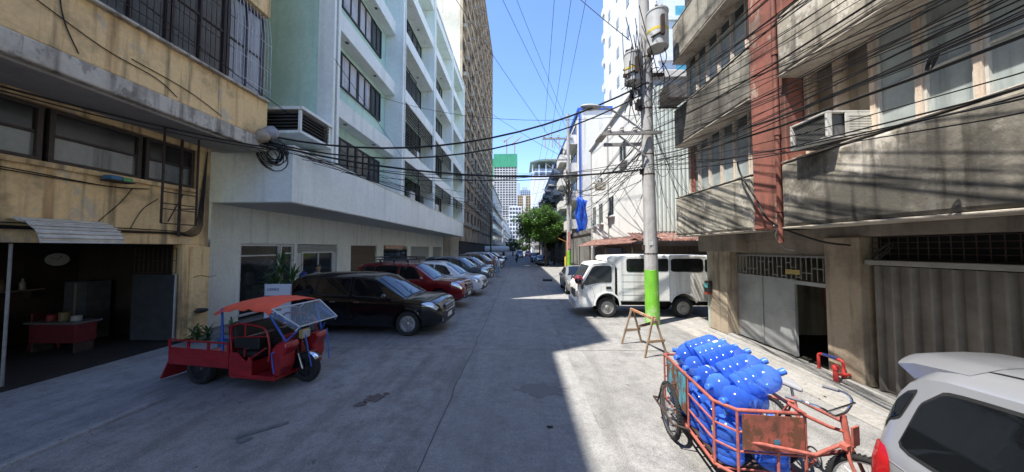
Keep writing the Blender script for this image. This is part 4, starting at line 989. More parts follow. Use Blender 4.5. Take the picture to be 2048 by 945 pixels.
# ------------------------------------------------------------------ white utility van
def arc(cx, cz, r, a0, a1, n=10): return [(cx+r*math.cos(R(a0+(a1-a0)*i/n)), cz+r*math.sin(R(a0+(a1-a0)*i/n))) for i in range(n+1)]
def glass_panel(mb, poly, y, sd, fr=.02, n=4):
    """flat window standing a few mm proud of a side wall: gasket then glass"""
    P = rpoly(poly, .16, 3, 3)
    mb.mi = 0; mb.prism(pgrow(P,fr,fr), 'y', y, y+sd*.008); mb.mi = 1; mb.prism(P, 'y', y+sd*.009, y+sd*.013); mb.mi = 0
def utility_van(loc, rz):
    t = thing('utility_van', 'white utility van with long boxy passenger body parked behind the green banded pole', 'van', loc, rz)
    wp = plaster('van_white_paint', (.80,.80,.78), (.48,.45,.40), .22, .5, None, 0, .38, 70, .03, 1.2); hw = .84
    gl = glass_dark('van_tint', (.01,.011,.012), .05); M_VG = mat('van_clear_glass', (.05,.06,.065), .05, spec=.8)
    # passenger box
    b = MB(); out = [(.94,.56),(.94,1.66),(1.10,1.86),(1.30,1.96),(1.31,2.06),(1.24,2.13),(0,2.17),(-2.5,2.15),(-2.64,2.08),(-2.70,1.55),(-2.72,.56),(-1.75,.56)]+arc(-1.30,.42,.44,160,20,12)+[(-.85,.56)]
    b.prism(out, 'y', -hw, hw); bx = b.build('body', wp, t, smooth=30, bevel=.05)
    for sd in (1,-1):
        for pl in ([(.62,1.60),(.02,1.60),(.02,2.02),(.62,2.02)], [(-.34,1.62),(-.78,1.62),(-.78,2.02),(-.40,2.02)], [(-.90,1.60),(-1.96,1.60),(-1.96,2.02),(-.90,2.02)], [(-2.06,1.60),(-2.52,1.60),(-2.52,2.0),(-2.06,2.0)]):
            g = MB(); glass_panel(g, pl, sd*hw, sd); g.build('window', [M_PLASTIC, gl], t)
        g = MB()
        for z in (1.48,1.24,1.0,.78):
            g.box(.80, sd*hw, z-.006, -.30, sd*(hw+.004), z+.006)
        for x in (.80,.76,-.30,-.84):
            g.box(x-.005, sd*hw, .62, x+.005, sd*(hw+.0035), 2.05)
        g.build('panel_seam', mat('van_seam', (.25,.25,.25), .7), t)
        h = MB(); h.box(-.22,sd*hw,1.28,-.06,sd*(hw+.03),1.31); h.build('handle', M_PLASTIC, t)
        f = MB(); f.tube([(x,sd*(hw+.004),z) for x,z in arc(-1.30,.42,.45,165,15,14)], .03, 6); f.build('wheel_arch', wp, t, smooth=50)
        f = MB(); f.tube([(x,sd*(hw+.004),z) for x,z in arc(1.30,.42,.44,180,0,14)], .03, 6); f.build('wheel_arch', wp, t, smooth=50)
    # cab
    c = MB(); out = [(2.25,.34),(2.31,.42),(2.33,.80),(2.29,1.12),(2.22,1.20),(1.88,1.79),(1.76,1.88),(1.5,1.91),(1.02,1.91),(1.02,.50),(.92,.50),(.92,.42)]+arc(1.30,.42,.42,180,0,14)+[(1.80,.36)]
    c.prism(out, 'y', -hw+.03, hw-.03); cb = c.build('cab', wp, t, smooth=30, bevel=.05)
    for sd in (1,-1):
        y = sd*(hw-.03)
        g = MB(); glass_panel(g, [(1.16,1.22),(1.55,1.22),(2.02,1.12),(2.10,1.18),(1.78,1.76),(1.16,1.78)], y, sd); g.build('window', [M_PLASTIC, M_VG], cb)
        g = MB(); 
        for a, bb in (((1.10,1.84),(1.10,.62)),((1.10,.62),(1.02,.62)),((1.72,.62),(1.80,1.0)),((1.80,1.0),(2.12,1.14)),((1.10,1.84),(1.80,1.84))):
            g.bar((a[0],y,a[1]),(bb[0],y,bb[1]),.008,.01)
        d = g.build('door', mat('van_seam', (.25,.25,.25), .7), cb)
        h = MB(); h.box(1.16,y,.98,1.34,y+sd*.028,1.07); h.build('handle', M_PLASTIC, d, bevel=.01)
        h = MB(); h.box(1.06,y,.72,1.16,y+sd*.02,.78); h.build('fuel_cap', M_PLASTIC, t)
        m = MB(); m.tube([(2.12,y,1.2),(2.22,y+sd*.14,1.32),(2.2,y+sd*.2,1.12)], .014, 6); m.ball((2.2,y+sd*.2,1.14), (.05,.11,.15), 14)
        m.build('mirror', M_PLASTIC, cb, smooth=50)
        g = MB(); g.box(2.30,sd*.42,.70,2.345,sd*.72,.90); g.build('headlight', M_CLEARLENS, t, bevel=.02)
        g = MB(); g.box(2.31,sd*.73,.70,2.34,sd*.80,.90); g.build('turn_signal', mat('amber_lens', (.6,.2,.02), .2), t, bevel=.008)
        g = MB(); g.box(-2.735,sd*.62,.85,-2.715,sd*.78,1.2); g.build('tail_light', M_REDLENS, t)
    g = MB(); w = MB()
    wsP = [(2.235,1.24),(1.925,1.755)]
    g.add([(2.245,-.74,1.235),(2.245,.74,1.235),(1.925,.70,1.80),(1.925,-.70,1.80)],[(0,1,2,3)])
    nrm = Vector((.87,0,.5)); g2 = MB(); 
    for mi, off, ins in ((0,.012,0),(1,.018,.045)):
        g2.mi = mi; a = Vector((2.215,0,1.215)); b2 = Vector((1.885,0,1.785)); d = b2-a
        A = a+d*ins; B = a+d*(1-ins); n = Vector((d.z,0,-d.x)).normalized()*off
        g2.add([A+n+Vector((0,-.74+ins,0)), A+n+Vector((0,.74-ins,0)), B+n+Vector((0,.70-ins,0)), B+n+Vector((0,-.70+ins,0))], [(0,1,2,3)])
    g2.build('windscreen', [M_PLASTIC, M_VG], cb)
    g = MB(); g.box(2.31,-.40,.66,2.35,.40,.92); 
    g.build('grille', M_PLASTIC, t, bevel=.01)
    g = MB(); g.box(2.27,-.80,.34,2.40,.80,.56); g.build('bumper', wp, t, bevel=.04)
    g = MB(); g.box(2.41,-.2,.40,2.42,.2,.53); g.build('number_plate', M_PLATE, t)
    g = MB(); g.box(-2.6,-.42,.36,2.1,.42,.555); g.box(.95,-.7,.52,1.015,.7,1.7)
    for k in range(9): g.box(.945,hw-.08,.7+k*.1,1.01,hw-.04,.75+k*.1)
    g.build('chassis', M_GAP, t)
    for x in (1.30,-1.30):
        for sd in (1,-1): make_wheel(t, x, sd*.72, .34, .34, .21, sd, rim=mat('grey_steel_rim', (.33,.32,.30), .55, .5, var=.3, vscale=14), style='steel')
    a = MB()
    for sd in (1,-1): a.box(.99,sd*.62,1.94,1.02,sd*.64,1.98)
    return t
# ------------------------------------------------------------------ bicycle pieces
def bike_wheel(parent, x, z, r, y=0, M=None, tyre=.022, name='wheel', steer=None):
    T = (M or Matrix.Identity(4)) @ Matrix.Translation((x,y,z)) @ Matrix.Rotation(math.pi/2,4,'X')
    mb = MB(); n = 40; pts = [T @ Vector((r*math.cos(2*math.pi*k/n),r*math.sin(2*math.pi*k/n),0)) for k in range(n)]
    mb.tube([T @ Vector(((r-tyre)*math.cos(2*math.pi*k/n),(r-tyre)*math.sin(2*math.pi*k/n),0)) for k in range(n)], tyre, 10, closed=True)
    for k in range(60):
        a = 2*math.pi*k/60; mb.X = T @ Matrix.Rotation(a,4,'Z'); mb.box(r-.006,-.006,-tyre*.7,r+.003,.006,tyre*.7)
    mb.X = None
    wh = mb.build(name, M_TYRE, parent, smooth=50)
    q = MB(); rr = r-2*tyre-.006
    q.lathe([(rr,-.014),(rr+.012,-.016),(rr+.012,.016),(rr,.014)], 40, T, close=True)
    q.lathe([(.0,-.045),(.022,-.045),(.022,-.02),(.014,-.02),(.014,.02),(.022,.02),(.022,.045),(0,.045)], 12, T)
    for k in range(28):
        a = 2*math.pi*k/28; s = 1 if k % 2 else -1
        q.tube([T @ Vector((.02*math.cos(a+.9*(1 if k%4<2 else -1)),.02*math.sin(a+.9*(1 if k%4<2 else -1)),s*.035)), T @ Vector((rr*math.cos(a),rr*math.sin(a),0))], .0016, 4, caps=False)
    q.build('rim', M_STEEL, wh, smooth=50)
    return wh
def water_bottle(name, label, group, pos, axis, roll, mats):
    body, cap = mats
    prof = [(0,.012),(.09,.004),(.122,.0),(.134,.018),(.135,.06),(.126,.072),(.135,.086),(.135,.135),(.126,.147),(.135,.16),(.135,.21),(.126,.222),(.135,.236),(.135,.30),(.13,.33),(.11,.365),(.08,.392),(.045,.408),(.030,.416),(.029,.455)]
    q = Vector(axis).normalized().to_track_quat('Z','Y').to_matrix().to_4x4()
    o = bpy.data.objects.new(name, None); COL.objects.link(o)
    tag(o, label, 'water bottle', group); o.matrix_world = Matrix.Translation(pos) @ q @ Matrix.Rotation(roll,4,'Z')
    for nm, me in (('bottle_body', body), ('cap', cap)):
        c = bpy.data.objects.new(nm, me); COL.objects.link(c); c.parent = o
    return o
def bottle_meshes():
    bm_ = bpy.data.materials.new('blue_polycarbonate'); bm_.use_nodes = True; t = bm_.node_tree; b = t.nodes['Principled BSDF']; L = t.links
    b.inputs['Base Color'].default_value = (.08,.22,.80,1); b.inputs['Roughness'].default_value = .15
    oi = t.nodes.new('ShaderNodeObjectInfo'); cr = t.nodes.new('ShaderNodeValToRGB'); cr.color_ramp.elements[0].color = (.035,.12,.60,1); cr.color_ramp.elements[1].color = (.10,.27,.86,1)
    L.new(oi.outputs['Random'], cr.inputs['Fac']); L.new(cr.outputs['Color'], b.inputs['Base Color'])
    tr = t.nodes.new('ShaderNodeBsdfTransparent'); tr.inputs['Color'].default_value = (.58,.76,1.0,1)
    tl = t.nodes.new('ShaderNodeBsdfTranslucent'); tl.inputs['Color'].default_value = (.22,.45,1.0,1)
    lw = t.nodes.new('ShaderNodeLayerWeight'); lw.inputs['Blend'].default_value = .35
    m1 = t.nodes.new('ShaderNodeMixShader'); m1.inputs[0].default_value = .14
    L.new(b.outputs[0], m1.inputs[1]); L.new(tl.outputs[0], m1.inputs[2])
    mr = t.nodes.new('ShaderNodeMapRange'); mr.inputs['To Min'].default_value = .60; mr.inputs['To Max'].default_value = .0
    L.new(lw.outputs['Facing'], mr.inputs['Value'])
    m2 = t.nodes.new('ShaderNodeMixShader'); L.new(mr.outputs[0], m2.inputs[0]); L.new(m1.outputs[0], m2.inputs[1]); L.new(tr.outputs[0], m2.inputs[2])
    out = [n for n in t.nodes if n.type == 'OUTPUT_MATERIAL'][0]; L.new(m2.outputs[0], out.inputs['Surface'])
    prof = [(0,.012),(.09,.004),(.122,.0),(.134,.018),(.135,.06),(.126,.072),(.135,.086),(.135,.135),(.126,.147),(.135,.16),(.135,.21),(.126,.222),(.135,.236),(.135,.30),(.13,.33),(.11,.365),(.08,.392),(.045,.408),(.030,.416),(.029,.455)]
    a = MB(); a.lathe(prof, 32); body = a.mesh('bottle_body', bm_, smooth=60)
    c = MB(); c.lathe([(.031,.425),(.033,.43),(.033,.475),(.028,.48),(0,.48)], 20); cap = c.mesh('cap', mat('blue_cap', (.05,.16,.6), .4), smooth=40)
    return body, cap
def pedicab(loc, rz):
    t = thing('water_delivery_pedicab', 'rusty red pedicab with blue-sided cargo cage carrying water bottles', 'pedicab', loc, rz)
    red = mat('faded_red_frame_paint', (.36,.10,.075), .6, var=.35, vscale=14, bump=.15, bscale=50)
    rust = plaster('rusted_red_sheet', (.34,.10,.07), (.09,.05,.035), .7, .5, (.16,.07,.04), .5, .75, 3, .2, 5)
    blue = plaster('rusted_turquoise_sheet', (.10,.36,.48), (.10,.055,.04), .75, .65, (.19,.09,.05), .55, .7, 5, .2, 4)
    T = lambda *p: p
    # box: x -.72..0.80, y -.96..-.27, z .27..0.86
    x0,x1,y0,y1,z0,z1 = -.72,.80,-.97,-.27,.27,.88
    f = MB()
    def loop(z, r=.016, nose=.0): f.tube([(x0,y0,z),(x1-.16,y0,z),(x1,y0+.13,z),(x1,y1,z),(x0,y1,z)], r, 8, closed=True)
    loop(z1, .018); loop(z0, .017); 
    for z in (.50,.68): f.tube([(.06,y0,z),(x1-.16,y0,z),(x1,y0+.13,z),(x1,y1,z)], .011, 6)
    for z in (.42,.57,.72): f.tube([(x0,y0,z),(x0-.07,(y0+y1)/2,z),(x0,y1,z)], .009, 6)
    for (x,y) in ((x0,y0),(x0,y1),(x1-.16,y0),(x1,y0+.13),(x1,y1),(.05,y0),(.05,y1),(x1,-.5)): f.tube([(x,y,z0),(x,y,z1)], .013, 7)
    for k in range(9):
        x = x0+.09+k*(x1-x0-.2)/8; f.tube([(x,y0,z0),(x,y1,z0)], .010, 6)
    f.build('cargo_cage', red, t, smooth=50)
    fl = MB(); fl.box(x0+.03,y0+.03,z0+.012,x1-.14,y1-.03,z0+.024); fl.build('cage_floor', M_RUSTSTEEL, t)
    p = MB(); p.box(-.56,y0-.014,.44,.04,y0-.02,.86); p.build('side_panel', blue, t, bevel=.004)
    tr_ = MB(); tr_.tube([(-.57,y0-.018,.43),(.05,y0-.018,.43),(.05,y0-.018,.875),(-.57,y0-.018,.875)], .008, 6, closed=True); tr_.build('panel_trim', M_RUSTSTEEL, t)
    p = MB(); p.box(x1+.016,y0+.16,.53,x1+.022,y1-.02,.855); p.mi = 1; p.lathe([(.0,0),(.028,.0),(.028,.002),(0,.003)],14,Matrix.Translation((x1+.024,-.52,.62)) @ Matrix.Rotation(math.pi/2,4,'Y'))
    p.build('front_panel', [rust, mat('blue_paint_spot', (.05,.16,.25), .7)], t)
    # outrigger wheel
    bike_wheel(t, -.26, .33, .33, y0-.10, tyre=.026)
    ax = MB(); ax.tube([(-.26,y0-.19,.33),(-.26,y1+.3,.33)], .014, 8)
    ax.tube([(-.62,y0-.02,.30),(-.60,y0-.19,.33),(.10,y0-.19,.33),(.12,y0-.02,.30)], .014, 8); ax.tube([(-.45,y0-.19,.33),(-.26,y0-.19,.62),(-.12,y0-.19,.33)], .011, 6); ax.tube([(-.26,y0-.19,.62),(-.26,y0,.66)], .010, 6)
    ax.build('outrigger', M_RUSTSTEEL, t, smooth=50)
    # the bicycle on its other side
    fr = MB(); r = .018
    bbk = (.44,0,.29); st = (.28,0,.80); hd = (.86,0,.86); hb = (.90,0,.64)
    for a,b in ((bbk,st),(st,hd),(bbk,hb),((0,.06,.33),bbk),((0,-.06,.33),bbk),((0,.06,.33),st),((0,-.06,.33),st)): fr.tube([a,b], r if a[1]==0 else .011, 8)
    fr.tube([hb,hd,(.85,0,.92)], .024, 8)
    # struts tying the cage to the bike
    fr.tube([(x1,y1+.0,.87),(.84,-.10,.80),(.87,0,.78)], .016, 8); fr.tube([(x1,y0+.2,.60),(x1+.10,y1,.58),(.88,0,.70)], .016, 8); fr.tube([(x1,y1,.40),(bbk[0]+.1,0,.32)], .014, 8)
    fr.tube([(-.1,y1,.40),(0,-.06,.36)], .014, 8); fr.tube([(.2,y1,.78),(.3,0,.76)], .014, 8)
    fr.build('frame', red, t, smooth=50)
    bike_wheel(t, 0, .33, .33, 0)
    A = R(14); M = Matrix.Translation((.90,0,.64)) @ Matrix.Rotation(R(28),4,'Z') @ Matrix.Translation((-.90,0,-.64))
    fk = MB(); fk.X = M
    for s in (1,-1): fk.tube(smoothpath([(.90,s*.03,.66),(.93,s*.055,.56),(.99,s*.055,.42),(1.06,s*.05,.33)],4), .014, 8)
    fk.bar((.89,-.07,.675),(.89,.07,.675),.05,.035); fk.box(.93,-.04,.70,.945,.06,.86)
    fk.build('fork', red, t, smooth=50)
    bike_wheel(t, 1.06, .33, .33, 0, M=M, tyre=.028)
    h = MB(); h.X = M; h.tube(smoothpath([(.62,.30,1.02),(.76,.29,1.03),(.84,.22,1.0),(.85,.10,.93),(.85,0,.92),(.85,-.10,.93),(.84,-.22,1.0),(.76,-.29,1.03),(.62,-.30,1.02)],4), .011, 8)
    h.tube([(.86,.22,.99),(.86,-.22,.99)], .009, 6); h.mi = 1
    for s in (1,-1): h.tube([(.60,s*.30,1.02),(.72,s*.293,1.028)], .016, 8)
    h.build('handlebar', [M_CHROME, mat('grey_grip', (.16,.16,.18), .7)], t, smooth=50)
    s = MB(); s.prism([(-.15,-.085),(-.10,-.10),(.0,-.06),(.14,-.022),(.17,0),(.14,.022),(.0,.06),(-.10,.10),(-.15,.085)],'z',0,.05); s.X=None
    so = s.build('saddle', mat('grey_saddle_vinyl', (.30,.30,.31), .6), t, bevel=.02); so.location = (.24,0,.90)
    sp = MB(); sp.tube([(.28,0,.78),(.25,0,.91)], .013, 8); sp.build('seat_post', M_STEEL, t)
    cr = MB(); T2 = Matrix.Translation((.44,0.06,.29)) @ Matrix.Rotation(math.pi/2,4,'X')
    cr.lathe([(.08,-.003),(.095,-.003),(.095,.003),(.08,.003)], 24, T2, close=True); cr.bar((.44,.08,.29),(.55,.08,.17),.02,.01); cr.bar((.44,-.08,.29),(.33,-.08,.41),.02,.01)
    cr.tube([(.44,-.09,.29),(.44,.09,.29)],.012,6); cr.build('crank', M_STEEL, t); part(t, 'pedal', M_PLASTIC, [(.50,.09,.155,.60,.18,.18)]); part(t, 'pedal', M_PLASTIC, [(.28,-.18,.40,.38,-.09,.425)])
    return t
def plain_bicycle(loc, rz, label, framemat):
    t = thing('bicycle', label, 'bicycle', loc, rz)
    bike_wheel(t, 0, .31, .31); bike_wheel(t, 1.0, .31, .31)
    f = MB(); bb=(.42,0,.27); st=(.26,0,.72); hd=(.82,0,.82); hb=(.86,0,.62)
    for a,b in ((bb,st),(st,hd),(bb,hb),((0,.05,.31),bb),((0,-.05,.31),bb),((0,.05,.31),st),((0,-.05,.31),st),(hb,hd),(hb,(1.0,.05,.31)),(hb,(1.0,-.05,.31))): f.tube([a,b],.014,7)
    f.build('frame', framemat, t, smooth=50)
    h = MB(); h.tube(smoothpath([(.70,.27,.97),(.80,.18,.97),(.82,0,.92),(.80,-.18,.97),(.70,-.27,.97)],4),.011,7); h.tube([(.82,0,.8),(.82,0,.92)],.012,6); h.build('handlebar', M_STEEL, t)
    s = MB(); s.prism([(.12,-.08),(.2,-.08),(.38,-.02),(.38,.02),(.2,.08),(.12,.08)],'z',.84,.89); s.tube([(.26,0,.7),(.25,0,.85)],.012,6); s.build('saddle', M_PLASTIC, t, bevel=.015)
    return t
# ------------------------------------------------------------------ red cargo trike
def cargo_trike(loc, rz):
    t = thing('electric_cargo_trike', 'red electric cargo trike with orange fabric roof and open cargo bed', 'trike', loc, rz)
    red = mat('trike_red_paint', (.30,.012,.018), .4, var=.35, vscale=6, coat=.35); blk = mat('black_vinyl', (.015,.015,.016), .5, var=.2, vscale=30)
    blue = mat('blue_tube_paint', (.03,.10,.42), .45); och = mat('orange_roof_fabric', (.80,.12,.06), .85, var=.12, vscale=5, bump=.3, bscale=9)
    hw = .50
    # bed : x -2.80..-1.42 z .30..0.78
    b = MB()
    b.box(-2.78,-hw,.33,-1.42,hw,.36)
    for sd in (1,-1):
        y = sd*hw
        b.box(-2.78,y-.012,.361,-1.42,y+.012,.63)
        b.box(-2.77,y-.016,.46,-1.43,y+.016,.475)
        b.tube([(-2.78,y,.76),(-1.42,y,.76)], .018, 8)
        for x in (-2.77,-2.33,-1.88,-1.44): b.box(x-.022,y-.015,.63,x+.022,y+.015,.76)
    b.box(-1.44,-hw+.013,.361,-1.415,hw-.013,.78)
    b.build('cargo_bed', red, t, bevel=.006)
    g = MB(); g.X = Matrix.Translation((-2.80,0,.36)) @ Matrix.Rotation(R(28),4,'Y'); g.box(-.015,-hw,-.34,.015,hw,0); g.box(-.02,-hw,-.345,.02,hw,-.32)
    g.build('tailgate', red, t, bevel=.005)
    # chassis, floor and passenger tub
    c = MB(); c.box(-1.40,-hw,.19,-.46,hw,.235)
    for sd in (1,-1):
        y = sd*hw
        c.prism([(-1.40,.24),(-1.40,.62),(-1.25,.62),(-1.08,.50),(-.92,.50),(-.92,.24)],'y',y-.015,y+.015)
        c.box(-.92,y-.018,.236,-.46,y+.018,.27)
        c.box(-1.0,y-.022,.22,-.94,y+.022,.56)
    c.prism([(-1.40,.24),(-1.40,.45),(-.95,.47),(-.95,.24)],'y',-hw+.02,hw-.02)
    c.build('passenger_tub', red, t, bevel=.008)
    ch = MB(); ch.box(-2.6,-.3,.22,-1.3,.3,.325); ch.box(-1.3,-.2,.12,-.5,.2,.186); ch.tube([(-2.1,-.44,.26),(-2.1,.44,.26)],.03,8); ch.build('chassis', M_GAP, t)
    s = MB(); s.box(-1.36,-hw+.05,.52,-.90,hw-.05,.64); s.build('seat', blk, t, bevel=.04)
    s = MB(); s.X = Matrix.Translation((-1.36,0,.66)) @ Matrix.Rotation(R(-8),4,'Y'); s.box(-.05,-hw+.05,0,.05,hw-.05,.40); s.build('backrest', blk, t, bevel=.04)
    # side rails around the seat
    for sd in (1,-1):
        y = sd*(hw-.01); r = MB()
        r.tube(smoothpath([(-1.38,y,.62),(-1.40,y,1.02),(-1.20,y,1.10),(-.85,y,1.08),(-.66,y,1.0),(-.58,y,.72),(-.60,y,.50)],5), .017, 8)
        r.tube([(-1.38,y,.86),(-.62,y,.92)], .013, 6); r.tube([(-1.1,y,.55),(-1.1,y,1.10)], .012, 6); r.tube([(-.98,y,.52),(-.66,y,.72)], .014, 6)
        r.build('side_rail', red, t, smooth=50)
        ac = MB(); ac.box(-1.28,sd*(hw-.02),.70,-.78,sd*(hw+.012),.88); ac.build('side_cushion', blk, t, bevel=.02)
    bg_ = MB(); bg_.box(-1.24,-.40,.645,-1.0,.40,.86); bg_.mi = 1; bg_.box(-1.19,-.41,.66,-1.12,-.401,.87); bg_.box(-1.19,-.41,.861,-1.12,.41,.872); bg_.build('seat_bolster', [blk, mat('pale_strap', (.4,.33,.28), .8)], t, bevel=.02)
    ds = MB(); ds.box(-.98,-.17,.66,-.62,.17,.76); ds.mi=1; ds.box(-.9,-.14,.47,-.7,.14,.66); ds.build('driver_seat', [blk, red], t, bevel=.03)
    # leg shield
    l = MB()
    for sd in (1,-1):
        l.prism([(-.55,.24),(-.62,.50),(-.58,.70),(-.46,.80),(-.30,.82),(-.26,.74),(-.36,.60),(-.36,.40),(-.44,.24)],'y',sd*.20,sd*.46)
    l.box(-.68,-.2,.30,-.62,.2,.86)
    l.build('leg_shield', red, t, bevel=.03)
    # fork, wheel, lamp
    M = Matrix.Rotation(R(-18),4,'Z')
    make_w = make_wheel(t, 0, 0, .26, .26, .11, -1, 5, rim=mat('trike_black_rim', (.02,.02,.022), .4), style='alloy')
    f = MB()
    for s in (1,-1):
        f.tube([(0,s*.09,.26),(-.10,s*.09,.52)], .022, 8); f.mi = 1; f.tube([(-.10,s*.09,.52),(-.20,s*.09,.86)], .017, 8); f.mi = 0
    f.mi = 2
    for s in (1,-1): f.tube([(-.20,s*.13,.36),(-.17,s*.13,.66)], .030, 8)
    f.mi = 1; f.tube([(-.20,0,.80),(-.24,0,1.0)], .02, 8)
    f.build('fork', [M_STEEL, M_PLASTIC, mat('orange_shock', (.65,.16,.03), .5)], t, smooth=50)
    m = MB(); pts = [(.29*math.cos(R(a)), .26+.29*math.sin(R(a))) for a in range(35,136,10)]
    m.add([(x,y,z) for x,z in pts for y in (-.07,.07)], [(2*i,2*i+1,2*i+3,2*i+2) for i in range(len(pts)-1)]); mo = m.build('mudguard', M_CHROME, t, smooth=60); sm = mo.modifiers.new('solid','SOLIDIFY'); sm.thickness=.006
    h = MB(); h.tube(smoothpath([(-.48,-.40,.98),(-.36,-.33,1.0),(-.27,-.15,.98),(-.24,0,.97),(-.27,.15,.98),(-.36,.33,1.0),(-.48,.40,.98)],4), .014, 8); h.box(-.32,-.12,.96,-.18,.12,1.02)
    for s in (1,-1): h.tube([(-.36,s*.3,1.0),(-.30,s*.38,1.10)], .006, 5)
    h.build('handlebar', M_PLASTIC, t, smooth=50)
    hl = MB(); hl.box(-.10,-.09,.78,-.03,.09,.93); hl.mi=1; hl.box(-.03,-.075,.795,-.02,.075,.915); hl.build('headlight', [mat('ochre_lamp_housing', (.45,.34,.12), .5), M_CLEARLENS], t, bevel=.015)
    # roof posts, fabric and clear windscreen flap
    for sd in (1,-1):
        y = sd*.49
        for pts, r_ in (([(-1.56,y,.36),(-1.62,y,1.34)],.019),([(-.36,sd*.38,.80),(-.62,y,1.30)],.017),([(-.60,sd*.46,1.29),(-.06,sd*.40,1.05)],.015),([(-.50,sd*.47,.30),(-.56,sd*.47,.62),(-.22,sd*.30,.98)],.014),([(-.12,sd*.24,.9),(-.02,sd*.2,.36)],.011)):
            p = MB(); p.tube(pts, r_, 8); p.build('roof_post', blue, t, smooth=50)
    n = 14; f = MB(); vs = []; rng = random.Random(3)
    for i in range(n+1):
        x = -1.72+i*(1.18)/n
        for j in range(9):
            u = -1+j/4; z = 1.40+.07*math.sin((i/n)*math.pi)+.06*(i/n)-.10*abs(u)**2.2+rng.uniform(-.007,.007)
            if abs(u) == 1: z -= .045+.02*math.sin(i*1.9)
            vs.append((x,u*.56,z))
    f.add(vs, [(i*9+j,i*9+j+1,(i+1)*9+j+1,(i+1)*9+j) for i in range(n) for j in range(8)])
    fo = f.build('fabric_roof', och, t, smooth=80); sm = fo.modifiers.new('solid','SOLIDIFY'); sm.thickness=.008
    k = MB(); k.add([(-.54,-.50,1.37),(-.54,.50,1.37),(-.06,.42,1.08),(-.06,-.42,1.08)],[(0,1,2,3)])
    for y in (-1,1): k.mi=0; k.add([(-.54,y*.50,1.36),(-.06,y*.42,1.08),(-.12,y*.44,1.02),(-.60,y*.51,1.27)],[(0,1,2,3)])
    ko = k.build('rain_flap', mat('cloudy_vinyl_sheet', (.34,.40,.44), .1, spec=.8, alpha=.32), t)
    k = MB(); k.tube([(-.54,-.50,1.375),(-.06,-.42,1.085),(-.06,.42,1.085),(-.54,.50,1.375)], .014, 6, closed=True); k.tube([(-.06,-.42,1.085),(-.12,-.44,1.02)],.012,6); k.tube([(-.06,.42,1.085),(-.12,.44,1.02)],.012,6); k.build('flap_hem', mat('white_hem', (.6,.62,.64), .6), t, smooth=60)
    for ch in list(t.children):
        if ch.name.split('.')[0] in ('cargo_bed','tailgate','passenger_tub','chassis','seat','seat_bolster','backrest','side_rail','side_cushion','driver_seat','leg_shield','roof_post','fabric_roof','rain_flap','flap_hem'):
            for v in ch.data.vertices: v.co.x = .97*v.co.x+.30
    for sd in (1,-1): make_wheel(t, -1.76, sd*.42, .26, .26, .14, sd, 5, rim=mat('trike_black_rim', (.02,.02,.022), .4), style='steel')
    return t
# ------------------------------------------------------------------ people
def person(name, label, loc, rz, joints, radii, edges, cols, hair=(.02,.016,.013), cap=None, scale=1):
    t = thing(name, label, 'person', loc, rz)
    me = bpy.data.meshes.new('body'); me.from_pydata(joints, edges, [])
    o = bpy.data.objects.new('body', me); COL.objects.link(o); o.parent = t
    sk = o.modifiers.new('skin','SKIN'); 
    for i, r in enumerate(radii): me.skin_vertices[0].data[i].radius = (r, r)
    me.skin_vertices[0].data[0].use_root = True
    sb = o.modifiers.new('sub','SUBSURF'); sb.levels = 2; sb.render_levels = 2
    shirt, pants, skin, zs, zp = cols
    nm = 'clothes_%d' % (abs(hash(label)) % 100000)
    m = bpy.data.materials.new('clothed_figure'); m.use_nodes = True; T = m.node_tree; b = T.nodes['Principled BSDF']; b.inputs['Roughness'].default_value = .8
    tc = T.nodes.new('ShaderNodeTexCoord'); sx = T.nodes.new('ShaderNodeSeparateXYZ'); T.links.new(tc.outputs['Object'], sx.inputs[0])
    cr = T.nodes.new('ShaderNodeValToRGB'); cr.color_ramp.interpolation = 'CONSTANT'; e = cr.color_ramp.elements
    e[0].position = 0; e[0].color = (.03,.03,.03,1); e[1].position = .05; e[1].color = (*pants,1)
    a = e.new(zp/2); a.color = (*shirt,1); a = e.new(zs/2); a.color = (*skin,1)
    dv = T.nodes.new('ShaderNodeMath'); dv.operation = 'DIVIDE'; dv.inputs[1].default_value = 2; T.links.new(sx.outputs['Z'], dv.inputs[0]); T.links.new(dv.outputs[0], cr.inputs['Fac']); T.links.new(cr.outputs['Color'], b.inputs['Base Color'])
    me.materials.append(m)
    bpy.context.view_layer.update()
    ev = bpy.data.meshes.new_from_object(o.evaluated_get(bpy.context.evaluated_depsgraph_get())); o.modifiers.clear(); o.data = ev
    ev.polygons.foreach_set('use_smooth', [True]*len(ev.polygons))
    return t
def person_head(t, c, skin, hairc=(.015,.012,.01), cap=None, yaw=0):
    c = Vector(c); M = Matrix.Rotation(yaw,3,'Z'); sk = mat('skin_%d' % int(skin[0]*1000), skin, .55)
    h = MB(); h.ball(c, (.095,.078,.118), 18, M)
    P = lambda x,y,z: c+M @ Vector((x,y,z))
    h.ball(P(.092,0,-.012), (.022,.014,.024), 8, M)
    h.ball(P(.055,0,-.075), (.045,.045,.035), 10, M)
    for s in (1,-1): h.ball(P(-.005,s*.08,-.005), (.02,.012,.032), 8, M)
    h.tube([P(-.015,0,-.19),P(-.01,0,-.08)], .052, 10)
    hd = h.build('head', sk, t, smooth=80)
    e = MB()
    for s in (1,-1): e.ball(P(.082,s*.032,.018), (.010,.014,.008), 8, M)
    e.mi = 1; e.ball(P(.090,0,-.062), (.008,.022,.006), 8, M); e.build('face', [mat('dark_eye', (.02,.015,.012), .3), mat('lips', (.25,.09,.07), .6)], hd)
    k = MB(); k.ball(P(-.018,0,.028), (.098,.088,.112), 16, M)
    vs = []; k2 = MB()
    k.build('hair' if not cap else 'cap', mat('black_hair', hairc, .6) if not cap else mat('cap_cloth', cap, .8), t, smooth=80)
